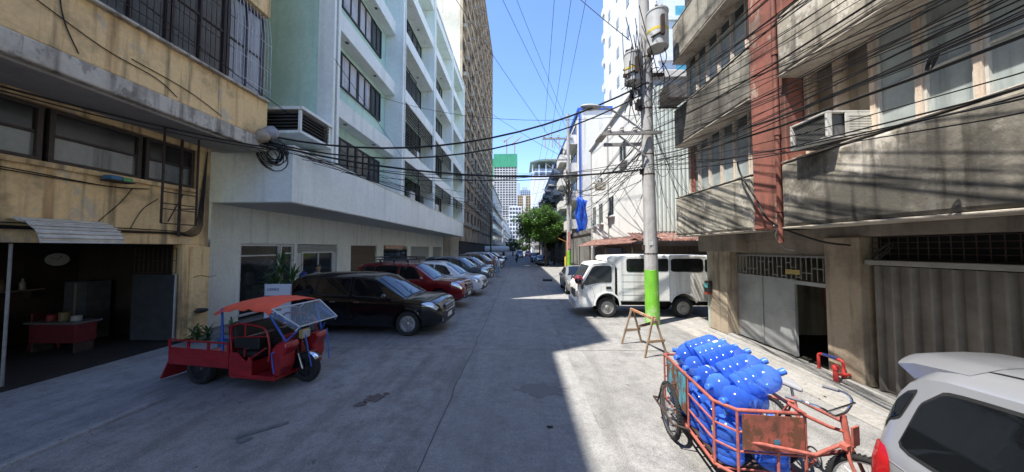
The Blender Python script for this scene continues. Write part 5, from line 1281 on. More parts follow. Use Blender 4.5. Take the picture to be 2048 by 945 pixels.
# ================================================================== vehicles
P_BLACK = paint('black_car_paint', (.004,.004,.005), .15, 0, .6); P_RED = paint('deep_red_car_paint', (.20,.008,.012), .2, .25); P_WHITE = paint('white_car_paint', (.74,.75,.75), .25)
P_STEEL = paint('steel_blue_car_paint', (.10,.125,.155), .22, .5); P_GREY = paint('grey_car_paint', (.17,.175,.18), .25, .5); P_SILV = paint('silver_car_paint', (.46,.47,.49), .28, .55)
P_BRONZE = paint('bronze_car_paint', (.16,.12,.09), .25, .5); P_DARK = paint('charcoal_car_paint', (.03,.032,.036), .25, .3); P_DULL = paint('dull_grey_paint', (.20,.20,.195), .45, .2, .4); P_RED2 = paint('bright_red_car_paint', (.45,.02,.02), .25); P_NEAR = paint('near_silver_paint', (.33,.34,.36), .28, .4, .7, 0)
GL = 'cars parked nose-out along the shaded side'
car('parked_mpv', 'glossy black people carrier parked beside the red cargo trike', 'car', 'mpv', P_BLACK, (-4.45,9.35,0), R(-3), GL)
car('parked_suv', 'deep red sport utility car with black roof rack', 'car', 'suv', P_RED, (-4.55,13.1,0), R(-5), GL, rack=True)
car('parked_suv', 'white crossover car parked next to the red sport utility car', 'car', 'crossover', P_WHITE, (-4.05,16.3,0), R(-6), GL)
car('parked_suv', 'steel blue sport utility car parked past the white crossover', 'car', 'suv', P_STEEL, (-4.35,21.4,0), R(-8), GL)
car('parked_suv', 'mid grey crossover between the steel blue car and the bronze car', 'car', 'crossover', P_GREY, (-4.3,26.2,0), R(-8), GL)
car('parked_suv', 'bronze sport utility car behind the standing pedestrian', 'car', 'suv', P_BRONZE, (-4.2,31.5,0), R(-10), GL)
car('parked_van', 'silver minivan farther up the shaded row of parked cars', 'van', 'minivan', P_SILV, (-4.4,37.5,0), R(-12), GL)
car('parked_sedan', 'pale silver saloon car after the silver minivan', 'car', 'sedan', P_SILV, (-4.4,44,0), R(-12), GL)
car('parked_suv', 'charcoal sport utility car at the far end of the shaded row', 'car', 'suv', P_DARK, (-4.6,50,0), R(-12), GL)
car('parked_sedan', 'dull grey old saloon car parked in front of the white utility van', 'car', 'sedan', P_DULL, (3.25,17.6,0), R(-92))
car('parked_sedan', 'charcoal saloon car parked under the street tree', 'car', 'sedan', P_DARK, (3.2,45.5,0), R(-88), 'cars parked by the tree')
car('parked_suv', 'steel blue crossover parked behind the charcoal saloon car near the tree', 'car', 'crossover', P_STEEL, (2.75,53.5,0), R(-88), 'cars parked by the tree')
car('oncoming_van', 'dark blue-grey minivan driving up in the middle of the street', 'van', 'minivan', P_STEEL, (-.1,78,0), R(-90))
car('oncoming_car', 'small bright red car far down the street', 'car', 'crossover', P_RED2, (2.3,88,0), R(-90))
hb = car('parked_hatchback', 'silver hatchback with roof spoiler parked close to the pedicab', 'car', 'hatch', P_NEAR, (3.43,.62,0), R(-90))
HS = Shell(1.74, CARS['hatch']['deck'], CARS['hatch']['roof'], CARS['hatch']['bottom'], CARS['hatch']['plan'], .34)
s = MB(); n = 16; vs = []
for j in range(n+1):
    u = -1+2*j/n; vv = 10.999-(abs(u)**.8)*2.05; sd = 1 if u >= 0 else -1
    a = HS.S(-1.50,vv,sd); c = HS.S(-1.60,vv,sd); q = HS.S(-1.70,vv,sd)
    rear = -1.99+.10*u*u
    vs += [a+Vector((0,0,.004)), c+Vector((0,0,.014)), Vector((rear+.1,c.y*1.0,c.z-.004)), Vector((rear,c.y*.99,c.z-.040)), Vector((rear+.02,c.y*.97,c.z-.062)), Vector((-1.80,q.y*.97,q.z-.075)), q-Vector((0,0,.01))]
m_ = 7; s.add(vs, [(j*m_+k,j*m_+(k+1)%m_,(j+1)*m_+(k+1)%m_,(j+1)*m_+k) for j in range(n) for k in range(m_)]+[tuple(range(m_)),tuple(range(n*m_,(n+1)*m_))])
s.build('roof_spoiler', P_NEAR, hb, smooth=40)
for sd in (1,-1):
    s = MB(); pts = [HS.S(-1.62+.17*i,9.55,sd)+Vector((0,0,.002)) for i in range(12)]
    s.tube(pts, .007, 6); s.build('roof_seam', M_GAP, hb)
s = MB(); s.tube(smoothpath([(-1.87,.25,1.22),(-1.93,.1,1.34),(-1.96,-.05,1.36)],4),.008,6); s.build('rear_wiper', M_BLACK, hb)
s = MB(); s.ball((-.9,.35,1.12),(.06,.13,.13),14); s.ball((-.9,-.35,1.12),(.06,.13,.13),14); s.build('headrest', M_PLASTIC, hb, smooth=60)
for sd in (1,-1):
    s = MB(); s.tube([HS.S(-1.83,3.6+.2*i,sd)+Vector((0,sd*.001,0)) for i in range(16)], .005, 5); s.build('tailgate_seam', M_GAP, hb)
    s = MB(); s.tube([HS.S(-1.72+.1*i,5.3+.012*i,sd)+Vector((0,sd*.002,0)) for i in range(9)], .004, 5); s.build('body_crease', P_NEAR, hb)
utility_van((4.33,11.65,0), R(180))
cargo_trike((-3.86,5.56,0), R(-9))
cab_o = pedicab((2.96,3.72,0), R(-96))

# ---- water bottles in the cage
BMS = bottle_meshes()
STK = MB(); n_ = 8
vs_ = [(.1362*math.cos(-.5+k/n_), .1362*math.sin(-.5+k/n_), z) for z in (.242,.296) for k in range(n_+1)]
STK.add(vs_, [(k,k+1,n_+2+k,n_+1+k) for k in range(n_)])
STM = [STK.mesh('sticker', mat('white_sticker', (.72,.76,.8), .5), smooth=60), STK.mesh('sticker', mat('lime_sticker', (.45,.7,.08), .5), smooth=60)]; BCOUNT = [0]; G1 = 'blue water bottles loaded on the pedicab'
TM = Matrix.Translation((2.96,3.72,0)) @ Matrix.Rotation(R(-96),4,'Z')
def bl(label, p, ax, roll):
    o = water_bottle('water_bottle', label, G1, TM @ Vector(p), (TM.to_3x3() @ Vector(ax)), roll, BMS)
    BCOUNT[0] += 1
    if BCOUNT[0] % 4 == 1:
        c = bpy.data.objects.new('sticker', STM[1 if BCOUNT[0] == 9 else 0]); COL.objects.link(c); c.parent = o
rb = random.Random(5)
for i in range(5):
    x = -.56+i*.285
    bl('upright blue water bottle in the cage floor, outer side, %s counted from the sawhorse end' % ORD[i], (x,-.815,.297), (0,0,1), rb.random()*6)
    if not (i == 4): bl('upright blue water bottle in the cage floor, saddle side, %s counted from the sawhorse end' % ORD[i], (x+.03,-.50,.297), (0,0,1), rb.random()*6)
bl('upright blue water bottle in the cage floor, behind the rusty front panel', (.63,-.45,.297), (0,0,1), 1)
for i in range(5):
    x = -.64+i*.30
    bl('blue water bottle lying with its neck over the turquoise side, %s from the sawhorse end' % ORD[i], (x-.06,-.48+rb.uniform(-.02,.02),.86), (.42,-.9,.07+rb.uniform(-.05,.05)), rb.random()*6)
for i in range(5):
    x = -.56+i*.275
    bl('blue water bottle in the top row with raised neck, %s from the sawhorse end' % ORD[i], (x,-.70,.975+rb.uniform(-.015,.015)), (.10,.86,.40+rb.uniform(-.05,.06)), rb.random()*6)
bl('blue water bottle lying crosswise at the very end of the load near the sawhorse', (-.70,-.36,.86), (-.25,-.95,.12), 2)

# ---- loose things by the trike
plain_bicycle((-6.35,7.55,0), R(8), 'dark old bicycle leaning by the mint wall behind the red trike', mat('bike_teal', (.03,.10,.16), .4))
sb = thing('placard_board', 'white placard board with small blue lettering behind the trike roof', 'sign', (-6.62,8.3,0), R(4))
b = MB(); b.box(-.36,-.012,.35,.36,.012,1.42); b.build('board', mat('placard_white', (.58,.60,.68), .5), sb, bevel=.004)
b = MB(); b.tube([(-.35,0,.0),(-.35,0,1.4)],.015,6); b.tube([(.35,0,.0),(.35,0,1.4)],.015,6); b.build('leg', M_STEEL, sb)
tx = bpy.data.curves.new('lettering','FONT'); tx.body = 'CEMEX'; tx.size = .10; tx.extrude = .002; tx.align_x = 'LEFT'
o = bpy.data.objects.new('lettering', tx); COL.objects.link(o); o.parent = sb; o.location = (-.28,-.018,1.24); o.rotation_euler = (R(90),0,0); tx.materials.append(mat('navy_ink', (.02,.03,.16), .5))
bpy.context.view_layer.update(); me = bpy.data.meshes.new_from_object(o.evaluated_get(bpy.context.evaluated_depsgraph_get())); bpy.data.objects.remove(o)
o = bpy.data.objects.new('lettering', me); COL.objects.link(o); o.parent = sb; o.location = (-.28,-.018,1.24); o.rotation_euler = (R(90),0,0)
part(sb, 'bracket', M_PLASTIC, [(-.3,-.05,1.08,.02,-.016,1.11)])

# ---- potted dracaena
def blade(b, base, d, ln, w, droop, n=5):
    d = Vector(d).normalized(); side = d.cross(Vector((0,0,1)))
    if side.length < .01: side = Vector((1,0,0))
    side.normalize(); vs = []; p = Vector(base)
    for i in range(n+1):
        t = i/n; ww = w*math.sin(math.pi*min(1,.12+t*.88)) if i < n else 0.001
        vs += [p-side*ww, p+side*ww]; dd = (d+Vector((0,0,-droop*t*t*1.6))).normalized(); p = p+dd*ln/n
    b.add(vs, [(2*i,2*i+1,2*i+3,2*i+2) for i in range(n)])
def leafmat(name, a, c, rough=.45):
    if name in MATS: return MATS[name]
    m = bpy.data.materials.new(name); m.use_nodes = True; t = m.node_tree; b = t.nodes['Principled BSDF']; b.inputs['Roughness'].default_value = rough
    g = t.nodes.new('ShaderNodeNewGeometry'); r = t.nodes.new('ShaderNodeValToRGB'); r.color_ramp.elements[0].color = (*a,1); r.color_ramp.elements[1].color = (*c,1)
    t.links.new(g.outputs['Random Per Island'], r.inputs['Fac']); t.links.new(r.outputs['Color'], b.inputs['Base Color'])
    tl = t.nodes.new('ShaderNodeBsdfTranslucent'); t.links.new(r.outputs['Color'], tl.inputs['Color']); mx = t.nodes.new('ShaderNodeMixShader'); mx.inputs[0].default_value = .35
    o = [n for n in t.nodes if n.type == 'OUTPUT_MATERIAL'][0]; t.links.new(b.outputs[0], mx.inputs[1]); t.links.new(tl.outputs[0], mx.inputs[2]); t.links.new(mx.outputs[0], o.inputs['Surface'])
    MATS[name] = m; return m
def potted(name, label, loc, stems, pot, ln, seed, cat='potted plant', nb=42):
    t = thing(name, label, cat, loc); r = random.Random(seed)
    if pot:
        b = MB(); b.lathe([(.0,.01),(.17,.01),(.24,.40),(.26,.42),(.26,.46),(.235,.46),(.22,.40),(0,.40)],20); b.build('pot', mat('dark_clay_pot', (.09,.06,.05), .8), t, smooth=40)
    k = MB(); l = MB()
    for (sx, sy, h) in stems:
        k.tube(smoothpath([(sx*.4,sy*.4,.38 if pot else 0),(sx*.8,sy*.8,h*.6),(sx,sy,h)],4), .024, 7)
        for i in range(nb):
            a = r.random()*6.283; e = r.uniform(-.25,1.3); blade(l, (sx,sy,h-r.random()*.45), (math.cos(a)*math.cos(e),math.sin(a)*math.cos(e),math.sin(e)), ln*r.uniform(.6,1.1), .028, r.uniform(.5,1.1))
    k.build('stem', mat('palm_stem', (.16,.13,.09), .9), t); l.build('leaves', leafmat('dracaena_leaf', (.02,.07,.018), (.09,.17,.045)), t, smooth=60)
    return t
potted('dracaena_plant', 'tall bushy potted dracaena by the shop window', (-7.15,9.05,0), [(0,0,2.05),(.28,.1,1.6),(-.22,.12,1.45),(.1,-.2,1.1)], True, .62, 3)
potted('low_plant', 'low scrubby plant at the foot of the yellow column', (-8.3,7.75,0), [(0,0,.35),(.2,.1,.28),(-.15,.1,.3)], False, .34, 4, 'plant', 26)
potted('low_plant', 'low green plant beside the dark bicycle at the mint wall', (-7.55,7.95,0), [(0,0,.42),(.22,.0,.33)], False, .36, 6, 'plant', 26)
b = MB(); b.box(-.28,-.2,0,.28,.2,.33); b.box(-.3,-.22,.332,.3,.22,.36); o = b.build('plastic_crate', mat('blue_crate', (.04,.10,.22), .5), None, bevel=.02); o.location = (-6.6,7.1,0); tag(o, 'dark blue plastic crate tucked behind the trike bed', 'crate')
for i,(x) in enumerate((-8.42,-8.02)):
    b = MB(); b.lathe([(0,0),(.14,0),(.15,.05),(.15,.42),(.11,.50),(.05,.53),(.05,.58),(0,.58)],18); o = b.build('water_drum', mat('deep_blue_drum', (.015,.05,.22), .4), None, smooth=45); o.location = (-8.75+i*.5,12.25,.9+.0); tag(o, ['pale blue water drum on the reception ledge next to the door','deep blue water drum on the reception ledge beside the seated worker'][i], 'drum')
b = MB(); b.box(-9.0,12.0,.0,-7.9,12.5,.9); o = b.build('reception_desk', mat('desk_white', (.4,.42,.41), .5), None, bevel=.02); tag(o, 'plain pale reception desk hidden behind the black people carrier', 'desk')
# ---- things in the yellow garage
wc = thing('wall_clock', 'oval white wall clock on the brick-clad garage wall', 'clock', (-12.36,7.9,2.1))
b = MB(); b.lathe([(0,0),(.26,0),(.28,.02),(.25,.045),(.235,.03),(0,.03)],28, Matrix.Rotation(math.pi/2,4,'Y') @ Matrix.Diagonal((.75,1,1,1))); b.build('rim', M_BLACK, wc, smooth=40)
b = MB(); b.lathe([(0,.036),(.225,.034),(.225,.02)],28, Matrix.Rotation(math.pi/2,4,'Y') @ Matrix.Diagonal((.75,1,1,1))); b.build('dial', mat('clock_dial', (.6,.6,.55), .4), wc)
b = MB(); b.bar((.04,0,0),(.04,.08,.1),.012,.006); b.bar((.042,0,0),(.042,-.13,.05),.008,.006); b.build('hands', M_BLACK, wc)
ct = thing('red_counter', 'red painted counter with clutter deep in the garage', 'counter', (-10.6,6.95,0))
b = MB(); b.box(-.55,-.18,.25,.55,.18,.68); b.build('front_panel', mat('counter_red', (.12,.014,.018), .6, var=.3, vscale=6), ct, bevel=.01)
b = MB(); b.box(-.6,-.24,.683,.6,.24,.72); b.build('top', mat('counter_top', (.12,.12,.12), .5), ct)
for sx in (-.5,.5): part(ct, 'leg', M_RUSTSTEEL, [(sx-.03,-.15,.02,sx+.03,.15,.247)])
for i,(x,c,h) in enumerate(((-.3,(.25,.03,.03),.12),(0,(.15,.12,.05),.18),(.3,(.3,.3,.28),.1))):
    b = MB(); b.lathe([(0,0),(.08,0),(.09,h),(.07,h+.02),(0,h+.02)],14); o = b.build('storage_tub', mat('tub_%d'%i, c, .5), None, smooth=40); o.location = (-10.6+x,6.95,.721); tag(o, ['small red tub on the red counter','brown tub in the middle of the red counter','pale tub at the end of the red counter'][i], 'tub')
ds = thing('door_hood_lamp', 'black hooded wall lamp low on the yellow column', 'lamp', (-8.69,8.15,.72))
b = MB(); b.ball((.09,0,0),(.11,.17,.06),14); b.build('hood', M_PLASTIC, ds, smooth=60); b = MB(); b.box(0,-.05,-.06,.03,.05,.06); b.build('bracket', M_RUSTSTEEL, ds)
bk = thing('wall_bracket_tray', 'small blue and green tray on a bracket under the old windows', 'tray', (-8.78,6.35,3.82))
b = MB(); b.box(0,-.2,0,.25,.2,.03); b.build('bracket', M_RUSTSTEEL, bk); b = MB(); b.box(.02,-.18,.033,.22,.0,.12); b.build('blue_box', mat('tray_blue', (.04,.16,.30), .5), bk); b = MB(); b.box(.02,.02,.033,.22,.18,.11); b.build('green_box', mat('tray_green', (.10,.35,.12), .5), bk)
for i,(x,y,z,s) in enumerate(((-7.42,8.55,5.62,.2),(-7.35,8.75,5.78,.22))):
    t = thing('cable_drum_can', ['tan round junction can on the slab corner of the yellow building','grey round junction can just above the tan one'][i], 'junction box', (x,y,z))
    b = MB(); b.lathe([(0,-.1),(s*.8,-.1),(s,-.06),(s,.08),(s*.7,.14),(0,.15)],18,Matrix.Rotation(R(70),4,'X')); b.build('can', mat('can_%d'%i, [(.34,.28,.2),(.3,.3,.31)][i], .7, var=.3, vscale=8), t, smooth=45)
    b = MB(); b.tube([(0,0,0),(-.1,.1,-.25)],.02,6); b.build('stub', M_RUSTSTEEL, t)

# clutter in the garage
tb = mat('stack_box', (.20,.14,.09), .8, var=.3, vscale=6)
for i,(x,y,w,h,c,lb) in enumerate(((-11.9,6.2,.5,.5,(.16,.11,.07),'brown carton on the garage floor by the brick wall'),(-11.85,6.2,.4,.35,(.22,.17,.11),'small tan carton on top of the brown carton'),(-12.0,5.5,.45,.9,(.06,.10,.16),'tall blue-grey box beside the brown carton'),(-9.9,8.0,.4,.6,(.10,.02,.02),'dark red crate behind the gate leaf'),(-11.5,7.95,.6,1.5,(.07,.07,.075),'dark steel locker at the back garage corner'))):
    b = MB(); b.box(-w/2,-w*.4,0,w/2,w*.4,h); b.mi = 1; b.box(-w*.06,-w*.4-.004,.02,w*.06,-w*.4-.001,h*.98); o = b.build(['carton','carton','storage_box','crate','locker'][i], [mat('clutter_%d'%i, c, .7, var=.3, vscale=7), mat('clutter_tape', (.2,.17,.13), .6)], None, bevel=.012)
    o.location = (x,y,.031 if i != 1 else .532); tag(o, lb, ['carton','carton','box','crate','locker'][i])
for i in (1,2):
    t = thing('plastic_chair', ['red plastic chair facing the counter','red plastic chair by the garage back wall','grey plastic chair near the cartons on the garage floor'][i], 'chair', ((-10.2,6.1,.03),(-11.3,7.2,.03),(-11.2,5.6,.03))[i], (.5,2.2,3.6)[i]); m_ = mat('chair_%s' % ('red' if i < 2 else 'grey'), (.12,.012,.012) if i < 2 else (.08,.08,.08), .5)
    b = MB(); b.box(-.21,-.2,.42,.21,.2,.45); b.build('seat', m_, t, bevel=.012); b = MB(); b.box(-.2,.18,.46,.2,.215,.85); b.build('backrest', m_, t, bevel=.012)
    for sx in (-.19,.19):
        for sy in (-.18,.18): b = MB(); b.bar((sx,sy,.42),(sx*1.15,sy*1.15,0),.035); b.build('leg', m_, t)
wi = thing('wall_shelf', 'thin wall shelf with bottles below the garage clock', 'shelf', (-12.38,6.9,1.35)); part(wi, 'board', tb, [(0,-.7,0,.25,.7,.03)]); 
for q in (-.5,.5): part(wi, 'bracket', M_RUSTSTEEL, [(0,q-.015,-.2,.2,q+.015,-.003)])
for i, q in enumerate((-.45,-.15,.1,.4)):
    b = MB(); b.lathe([(0,0),(.045,0),(.048,.02),(.048,.16),(.018,.22),(.018,.27),(0,.27)],12); o = b.build('bottle', mat('shelf_bottle_%d'%(i%2), [(.10,.05,.02),(.30,.30,.27)][i%2], .3), None, smooth=40); o.location = (-12.25,6.9+q,1.381); tag(o, '%s bottle along the garage wall shelf' % ['first brown','first pale','second brown','second pale'][i], 'bottle')
# ---- people
STAND_J = [(0,0,.95),(0,0,1.15),(0,0,1.36),(0,0,1.46),(0,.09,.90),(.03,.10,.50),(0,.10,.10),(.12,.11,.04),(0,-.09,.90),(-.06,-.10,.50),(-.16,-.10,.11),(-.05,-.11,.05),(0,.18,1.37),(-.02,.24,1.10),(.10,.23,.88),(0,-.18,1.37),(.02,-.24,1.10),(.16,-.22,.90)]
STAND_R = [.12,.115,.125,.055,.085,.058,.042,.04,.085,.058,.042,.04,.055,.042,.03,.055,.042,.03]
STAND_E = [(0,1),(1,2),(2,3),(0,4),(4,5),(5,6),(6,7),(0,8),(8,9),(9,10),(10,11),(2,12),(12,13),(13,14),(2,15),(15,16),(16,17)]
SK = (.33,.19,.12)
p = person('person', 'person in white top leaning at the reception window', (-8.0,12.05,0), R(-70), STAND_J, STAND_R, STAND_E, ((.5,.5,.48),(.04,.05,.08),SK,1.5,.95)); person_head(p, (.01,0,1.62), SK)
p = person('person', 'pedestrian in dull red shirt and light blue jeans beside the parked cars', (-2.15,26.0,0), R(-80), STAND_J, STAND_R, STAND_E, ((.30,.14,.10),(.22,.32,.45),SK,1.42,.93)); person_head(p, (.01,0,1.62), SK)
p = person('person', 'second pedestrian in pale grey shirt next to the one in red', (-1.75,25.2,0), R(100), STAND_J, STAND_R, STAND_E, ((.42,.45,.48),(.25,.33,.45),SK,1.42,.93)); person_head(p, (.01,0,1.62), SK)
mt = thing('motorcycle', 'small dark motorcycle ridden up the middle of the street', 'motorcycle', (-.55,52,0), R(-92))
RID_J = [(-.15,0,.82),(-.12,0,1.05),(-.02,0,1.28),(0,0,1.40),(-.05,.13,.80),(.25,.20,.72),(.18,.18,.36),(.28,.18,.30),(-.05,-.13,.80),(.25,-.20,.72),(.18,-.18,.36),(.28,-.18,.30),(-.02,.19,1.29),(.16,.27,1.10),(.42,.26,1.06),(-.02,-.19,1.29),(.16,-.27,1.10),(.42,-.26,1.06)]
p = person('person', 'rider in dark jacket and helmet on the small motorcycle', (-.55,52,0), R(-92), RID_J, STAND_R, STAND_E, ((.03,.035,.06),(.03,.03,.035),SK,1.5,.9)); person_head(p, (.03,0,1.55), SK, cap=(.05,.05,.06))
for x in (-.6,.62): make_wheel(mt, x, 0, .29, .29, .10, 1, 5, rim=M_ALLOY)
b = MB(); b.box(-.75,-.12,.62,.15,.12,.80); b.box(-.45,-.1,.3,.3,.1,.6); b.build('body', mat('moto_dark_red', (.10,.01,.012), .3), mt, bevel=.05)
b = MB(); b.tube([(.62,.08,.29),(.40,.06,.98)],.025,6); b.tube([(.62,-.08,.29),(.40,-.06,.98)],.025,6); b.tube([(.34,-.34,1.05),(.42,0,1.0),(.34,.34,1.05)],.015,6); b.build('fork', M_PLASTIC, mt)
b = MB(); b.ball((.48,0,.9),(.07,.09,.09),10); b.build('headlight', M_CLEARLENS, mt, smooth=60)

# ================================================================== street trees
def tree(name, label, loc, h, r, seed, nclump=60, per=90, cols=((.018,.055,.014),(.075,.15,.03)), group=None, leaf=.16, squash=.8, off=(0,0,0)):
    t = thing(name, label, 'tree', loc, 0, group); g = random.Random(seed)
    k = MB(); zc = h-r*squash; k.tube(smoothpath([(0,0,-.05),(.06,-.05,h*.2),(-.05,.1,zc*.6),(.05,.05,zc)],5), [.22-.008*i for i in range(16)], 10)
    tips = []
    for i in range(13):
        a = g.random()*6.283; e = g.uniform(.1,1.2); st = Vector((0,0,zc*g.uniform(.5,.95))); d = Vector((math.cos(a)*math.cos(e),math.sin(a)*math.cos(e),math.sin(e)))*r*g.uniform(.6,.95)
        pts = smoothpath([st, st+d*.5+Vector((0,0,.2)), st+d],4); k.tube(pts, [.085*(1-.8*q/len(pts)) for q in range(len(pts))], 6); tips.append(st+d)
    k.build('trunk', plaster('bark', (.13,.10,.075), (.05,.04,.03), .6, .5, None, 0, .9, 50, .5, 4), t)
    L = MB()
    for c in range(nclump):
        while True:
            v = Vector((g.uniform(-1,1),g.uniform(-1,1),g.uniform(-.85,1)))
            if .35 < v.length < 1: break
        v = Vector((v.x*r*g.uniform(.85,1.12), v.y*r, v.z*r*squash)); cr = r*g.uniform(.16,.30); ce = Vector((0,0,zc))+v+Vector(off)
        for i in range(per):
            while True:
                q = Vector((g.uniform(-1,1),g.uniform(-1,1),g.uniform(-1,1)))
                if q.length < 1: break
            pnt = ce+Vector((q.x*cr,q.y*cr,q.z*cr*.75)); s = leaf*g.uniform(.6,1.3)
            u = Vector((g.gauss(0,1),g.gauss(0,1),g.gauss(0,.5))).normalized(); w = u.cross(Vector((g.gauss(0,.5),g.gauss(0,.5),1))).normalized()
            L.add([pnt-u*s, pnt+w*s*.42, pnt+u*s, pnt-w*s*.42], [(0,1,2,3)])
    me = bpy.data.meshes.new('crown'); me.from_pydata(L.v, [], L.f); me.materials.append(leafmat('leaf_%d' % int(cols[1][1]*1000), *cols)); o = bpy.data.objects.new('crown', me); COL.objects.link(o); o.parent = t
    return t
tree('street_tree', 'big leafy green tree standing at the sunny kerb before the fence', (3.4,41.3,0), 8.0, 3.05, 2, 170, 130, ((.045,.12,.022),(.16,.29,.06)), leaf=.15, off=(-.75,0,0))
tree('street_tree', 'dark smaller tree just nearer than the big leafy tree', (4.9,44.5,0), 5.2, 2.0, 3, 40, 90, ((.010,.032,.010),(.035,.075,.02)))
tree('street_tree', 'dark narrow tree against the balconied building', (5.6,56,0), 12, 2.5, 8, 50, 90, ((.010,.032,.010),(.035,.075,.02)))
tree('street_tree', 'light green roadside tree far up the shaded row', (-2.2,95,0), 5.5, 2.6, 5, 36, 60, ((.03,.075,.02),(.10,.17,.04)), leaf=.25)
tree('street_tree', 'distant green tree at the end of the street', (1.2,150,0), 8, 4.5, 6, 40, 60, ((.03,.075,.02),(.10,.17,.04)), leaf=.4)

# ================================================================== poles
gp = plaster('grey_pole_concrete', (.46,.45,.44), (.24,.23,.22), .5, .6, (.36,.35,.34), .2, .85, 55, .2, 2); gb = plaster('lime_green_band', (.19,.52,.045), (.13,.27,.05), .5, .6, (.34,.52,.22), .3, .6, 56, .15, 2)
def pole(label, loc, h, r0, r1, band, lean=(0,0)):
    t = thing('utility_pole', label, 'utility pole', loc); t.rotation_euler = (lean[0],lean[1],0)
    b = MB(); b.lathe([(r0-(r0-r1)*z/h, z) for z in (0, h*.25, h*.5, h*.75, h)],24); b.build('shaft', gp, t, smooth=40)
    b = MB(); b.lathe([(r0+.004,.0),(r0-(r0-r1)*band/h+.004,band)],24); 
    gj = random.Random(5); nb_ = 24; b.v[nb_:2*nb_] = [(p[0],p[1],p[2]+gj.uniform(-.035,.03)) for p in b.v[nb_:2*nb_]]; b.build('painted_band', gb, t, smooth=40)
    return t
P1 = pole('big concrete utility pole with lime green base standing before the white van', (4.22,10.0,0), 13.0, .215, .15, 1.72, (0,R(-.6)))
for z in (2.2,4.75,5.4,6.15,6.9,7.7,8.6):
    b = MB(); b.lathe([(.206-.005*z+.012,z),(.206-.005*z+.012,z+.05)],16); b.build('clamp', M_RUSTSTEEL, P1)
for z in (2.35,4.8,6.9): part(P1, 'junction_box', M_RUSTSTEEL, [(-.26,-.05,z,-.18,.05,z+.16)])
b = MB(); b.box(-1.5,-.30,6.02,.35,-.22,6.12); b.box(-1.35,.20,5.82,.25,.28,5.92); b.bar((-1.0,-.24,6.0),(-.1,-.2,5.3),.04); b.box(-1.62,-.35,5.98,-1.40,.32,6.03); b.build('crossarm', mat('weathered_crossarm', (.30,.29,.27), .7, .3, var=.3, vscale=6), P1)
for x in (-1.3,-.9,-.5):
    b = MB(); b.lathe([(0,6.12),(.05,6.12),(.07,6.16),(.04,6.2),(.06,6.24),(.03,6.28),(0,6.3)],10,Matrix.Translation((x,-.26,0)))
    b.build('insulator', mat('porcelain', (.45,.42,.38), .3), P1, smooth=50)
pp = MB(); pp.box(-.05,-.19,3.2,.02,-.178,3.45); pp.box(-.12,-.21,2.5,0,-.2,2.62); pp.build('notice', mat('paper_notice', (.6,.6,.58), .7), P1)
def transformer(parent_label, base, r, h, tilt):
    t = thing('pole_transformer', parent_label, 'transformer', base); t.rotation_euler = (0,tilt,0)
    m = plaster('transformer_grey', (.50,.51,.50), (.30,.30,.29), .4, .5, None, 0, .5, 57, .05, 3)
    b = MB(); b.lathe([(0,.03),(r*.86,.03),(r*.9,0),(r,.0),(r,h),(r*1.05,h+.01),(r*1.05,h+.06),(r*.5,h+.11),(0,h+.12)],28); b.build('can', m, t, smooth=40)
    b = MB(); b.lathe([(r*1.012,h*.42),(r*1.012,h*.50)],28); b.build('yellow_band', mat('yellow_band', (.6,.45,.05), .6), t)
    b = MB()
    for a in (0,2.1,4.2): b.lathe([(0,0),(.05,0),(.06,.04),(.03,.08),(.05,.12),(.03,.16),(.015,.28),(0,.28)],10,Matrix.Translation((.5*r*math.cos(a),.5*r*math.sin(a),h+.07)))
    b.build('bushing', mat('brown_porcelain', (.10,.06,.045), .3), t, smooth=50)
    b = MB(); b.box(-.05,-r-.1,h*.2,.05,-r,h*.75) ; b.tube([(0,-r-.05,h*.3),(-.3,-r+.1,h*.2)],.03,6); b.build('bracket', M_RUSTSTEEL, t)
    return t
transformer('grey transformer can high on the pole, the one with the broad round base', (4.36,9.6,8.7), .32, 1.1, R(0))
transformer('smaller grey transformer can hung lower on the street side of the pole', (3.74,10.05,7.85), .28, .9, R(0))
part(P1, 'transformer_arm', M_RUSTSTEEL, [(-.75,-.1,8.0,.55,-.02,8.1)]); part(P1, 'transformer_arm', M_RUSTSTEEL, [(-.6,.05,8.9,.6,.12,9.0)])
b = MB(); rw = random.Random(8)
for i in range(34):
    a = Vector((rw.uniform(-.75,.6),rw.uniform(-.45,.3),rw.uniform(8.0,10.3))); c = Vector((rw.uniform(-.75,.35),rw.uniform(-.4,.3),rw.uniform(6.4,8.2))); mdl = (a+c)/2+Vector((rw.uniform(-.35,.35),rw.uniform(-.3,.2),rw.uniform(-.5,.2)))
    b.tube(smoothpath([a,mdl,c],7), .014, 5)
for i in range(8):
    z = rw.uniform(6.7,7.5); x = rw.uniform(-.6,-.25); b.box(x,-.2,z,x+.07,-.1,z+.22)
b.build('jumper_cable', M_WIRE, P1)
lamp = thing('street_lamp', 'cobra-head street lamp reaching over the street from the green banded pole', 'street lamp', (4.1,9.9,6.15))
b = MB(); b.tube(smoothpath([(-.08,0,0),(-.7,-.02,.45),(-1.25,-.03,.78),(-1.55,-.03,.84)],6),.032,8); b.build('arm', M_STEEL, lamp, smooth=50)
b = MB(); M = Matrix.Translation((-1.80,-.03,.83)) @ Matrix.Rotation(R(4),4,'Y'); b.X = M; b.ball((0,0,0),(.34,.15,.085),16); b.build('lamp_head', mat('lamp_head_grey', (.42,.43,.42), .5), lamp, smooth=60)
b = MB(); b.X = M; b.ball((-.05,0,-.04),(.2,.12,.075),14); b.build('lens', mat('lamp_lens', (.35,.36,.36), .2), lamp, smooth=60)
P2 = pole('farther utility pole with lime green base near the blue trimmed building', (5.45,34.5,0), 17.6, .24, .16, 2.1)
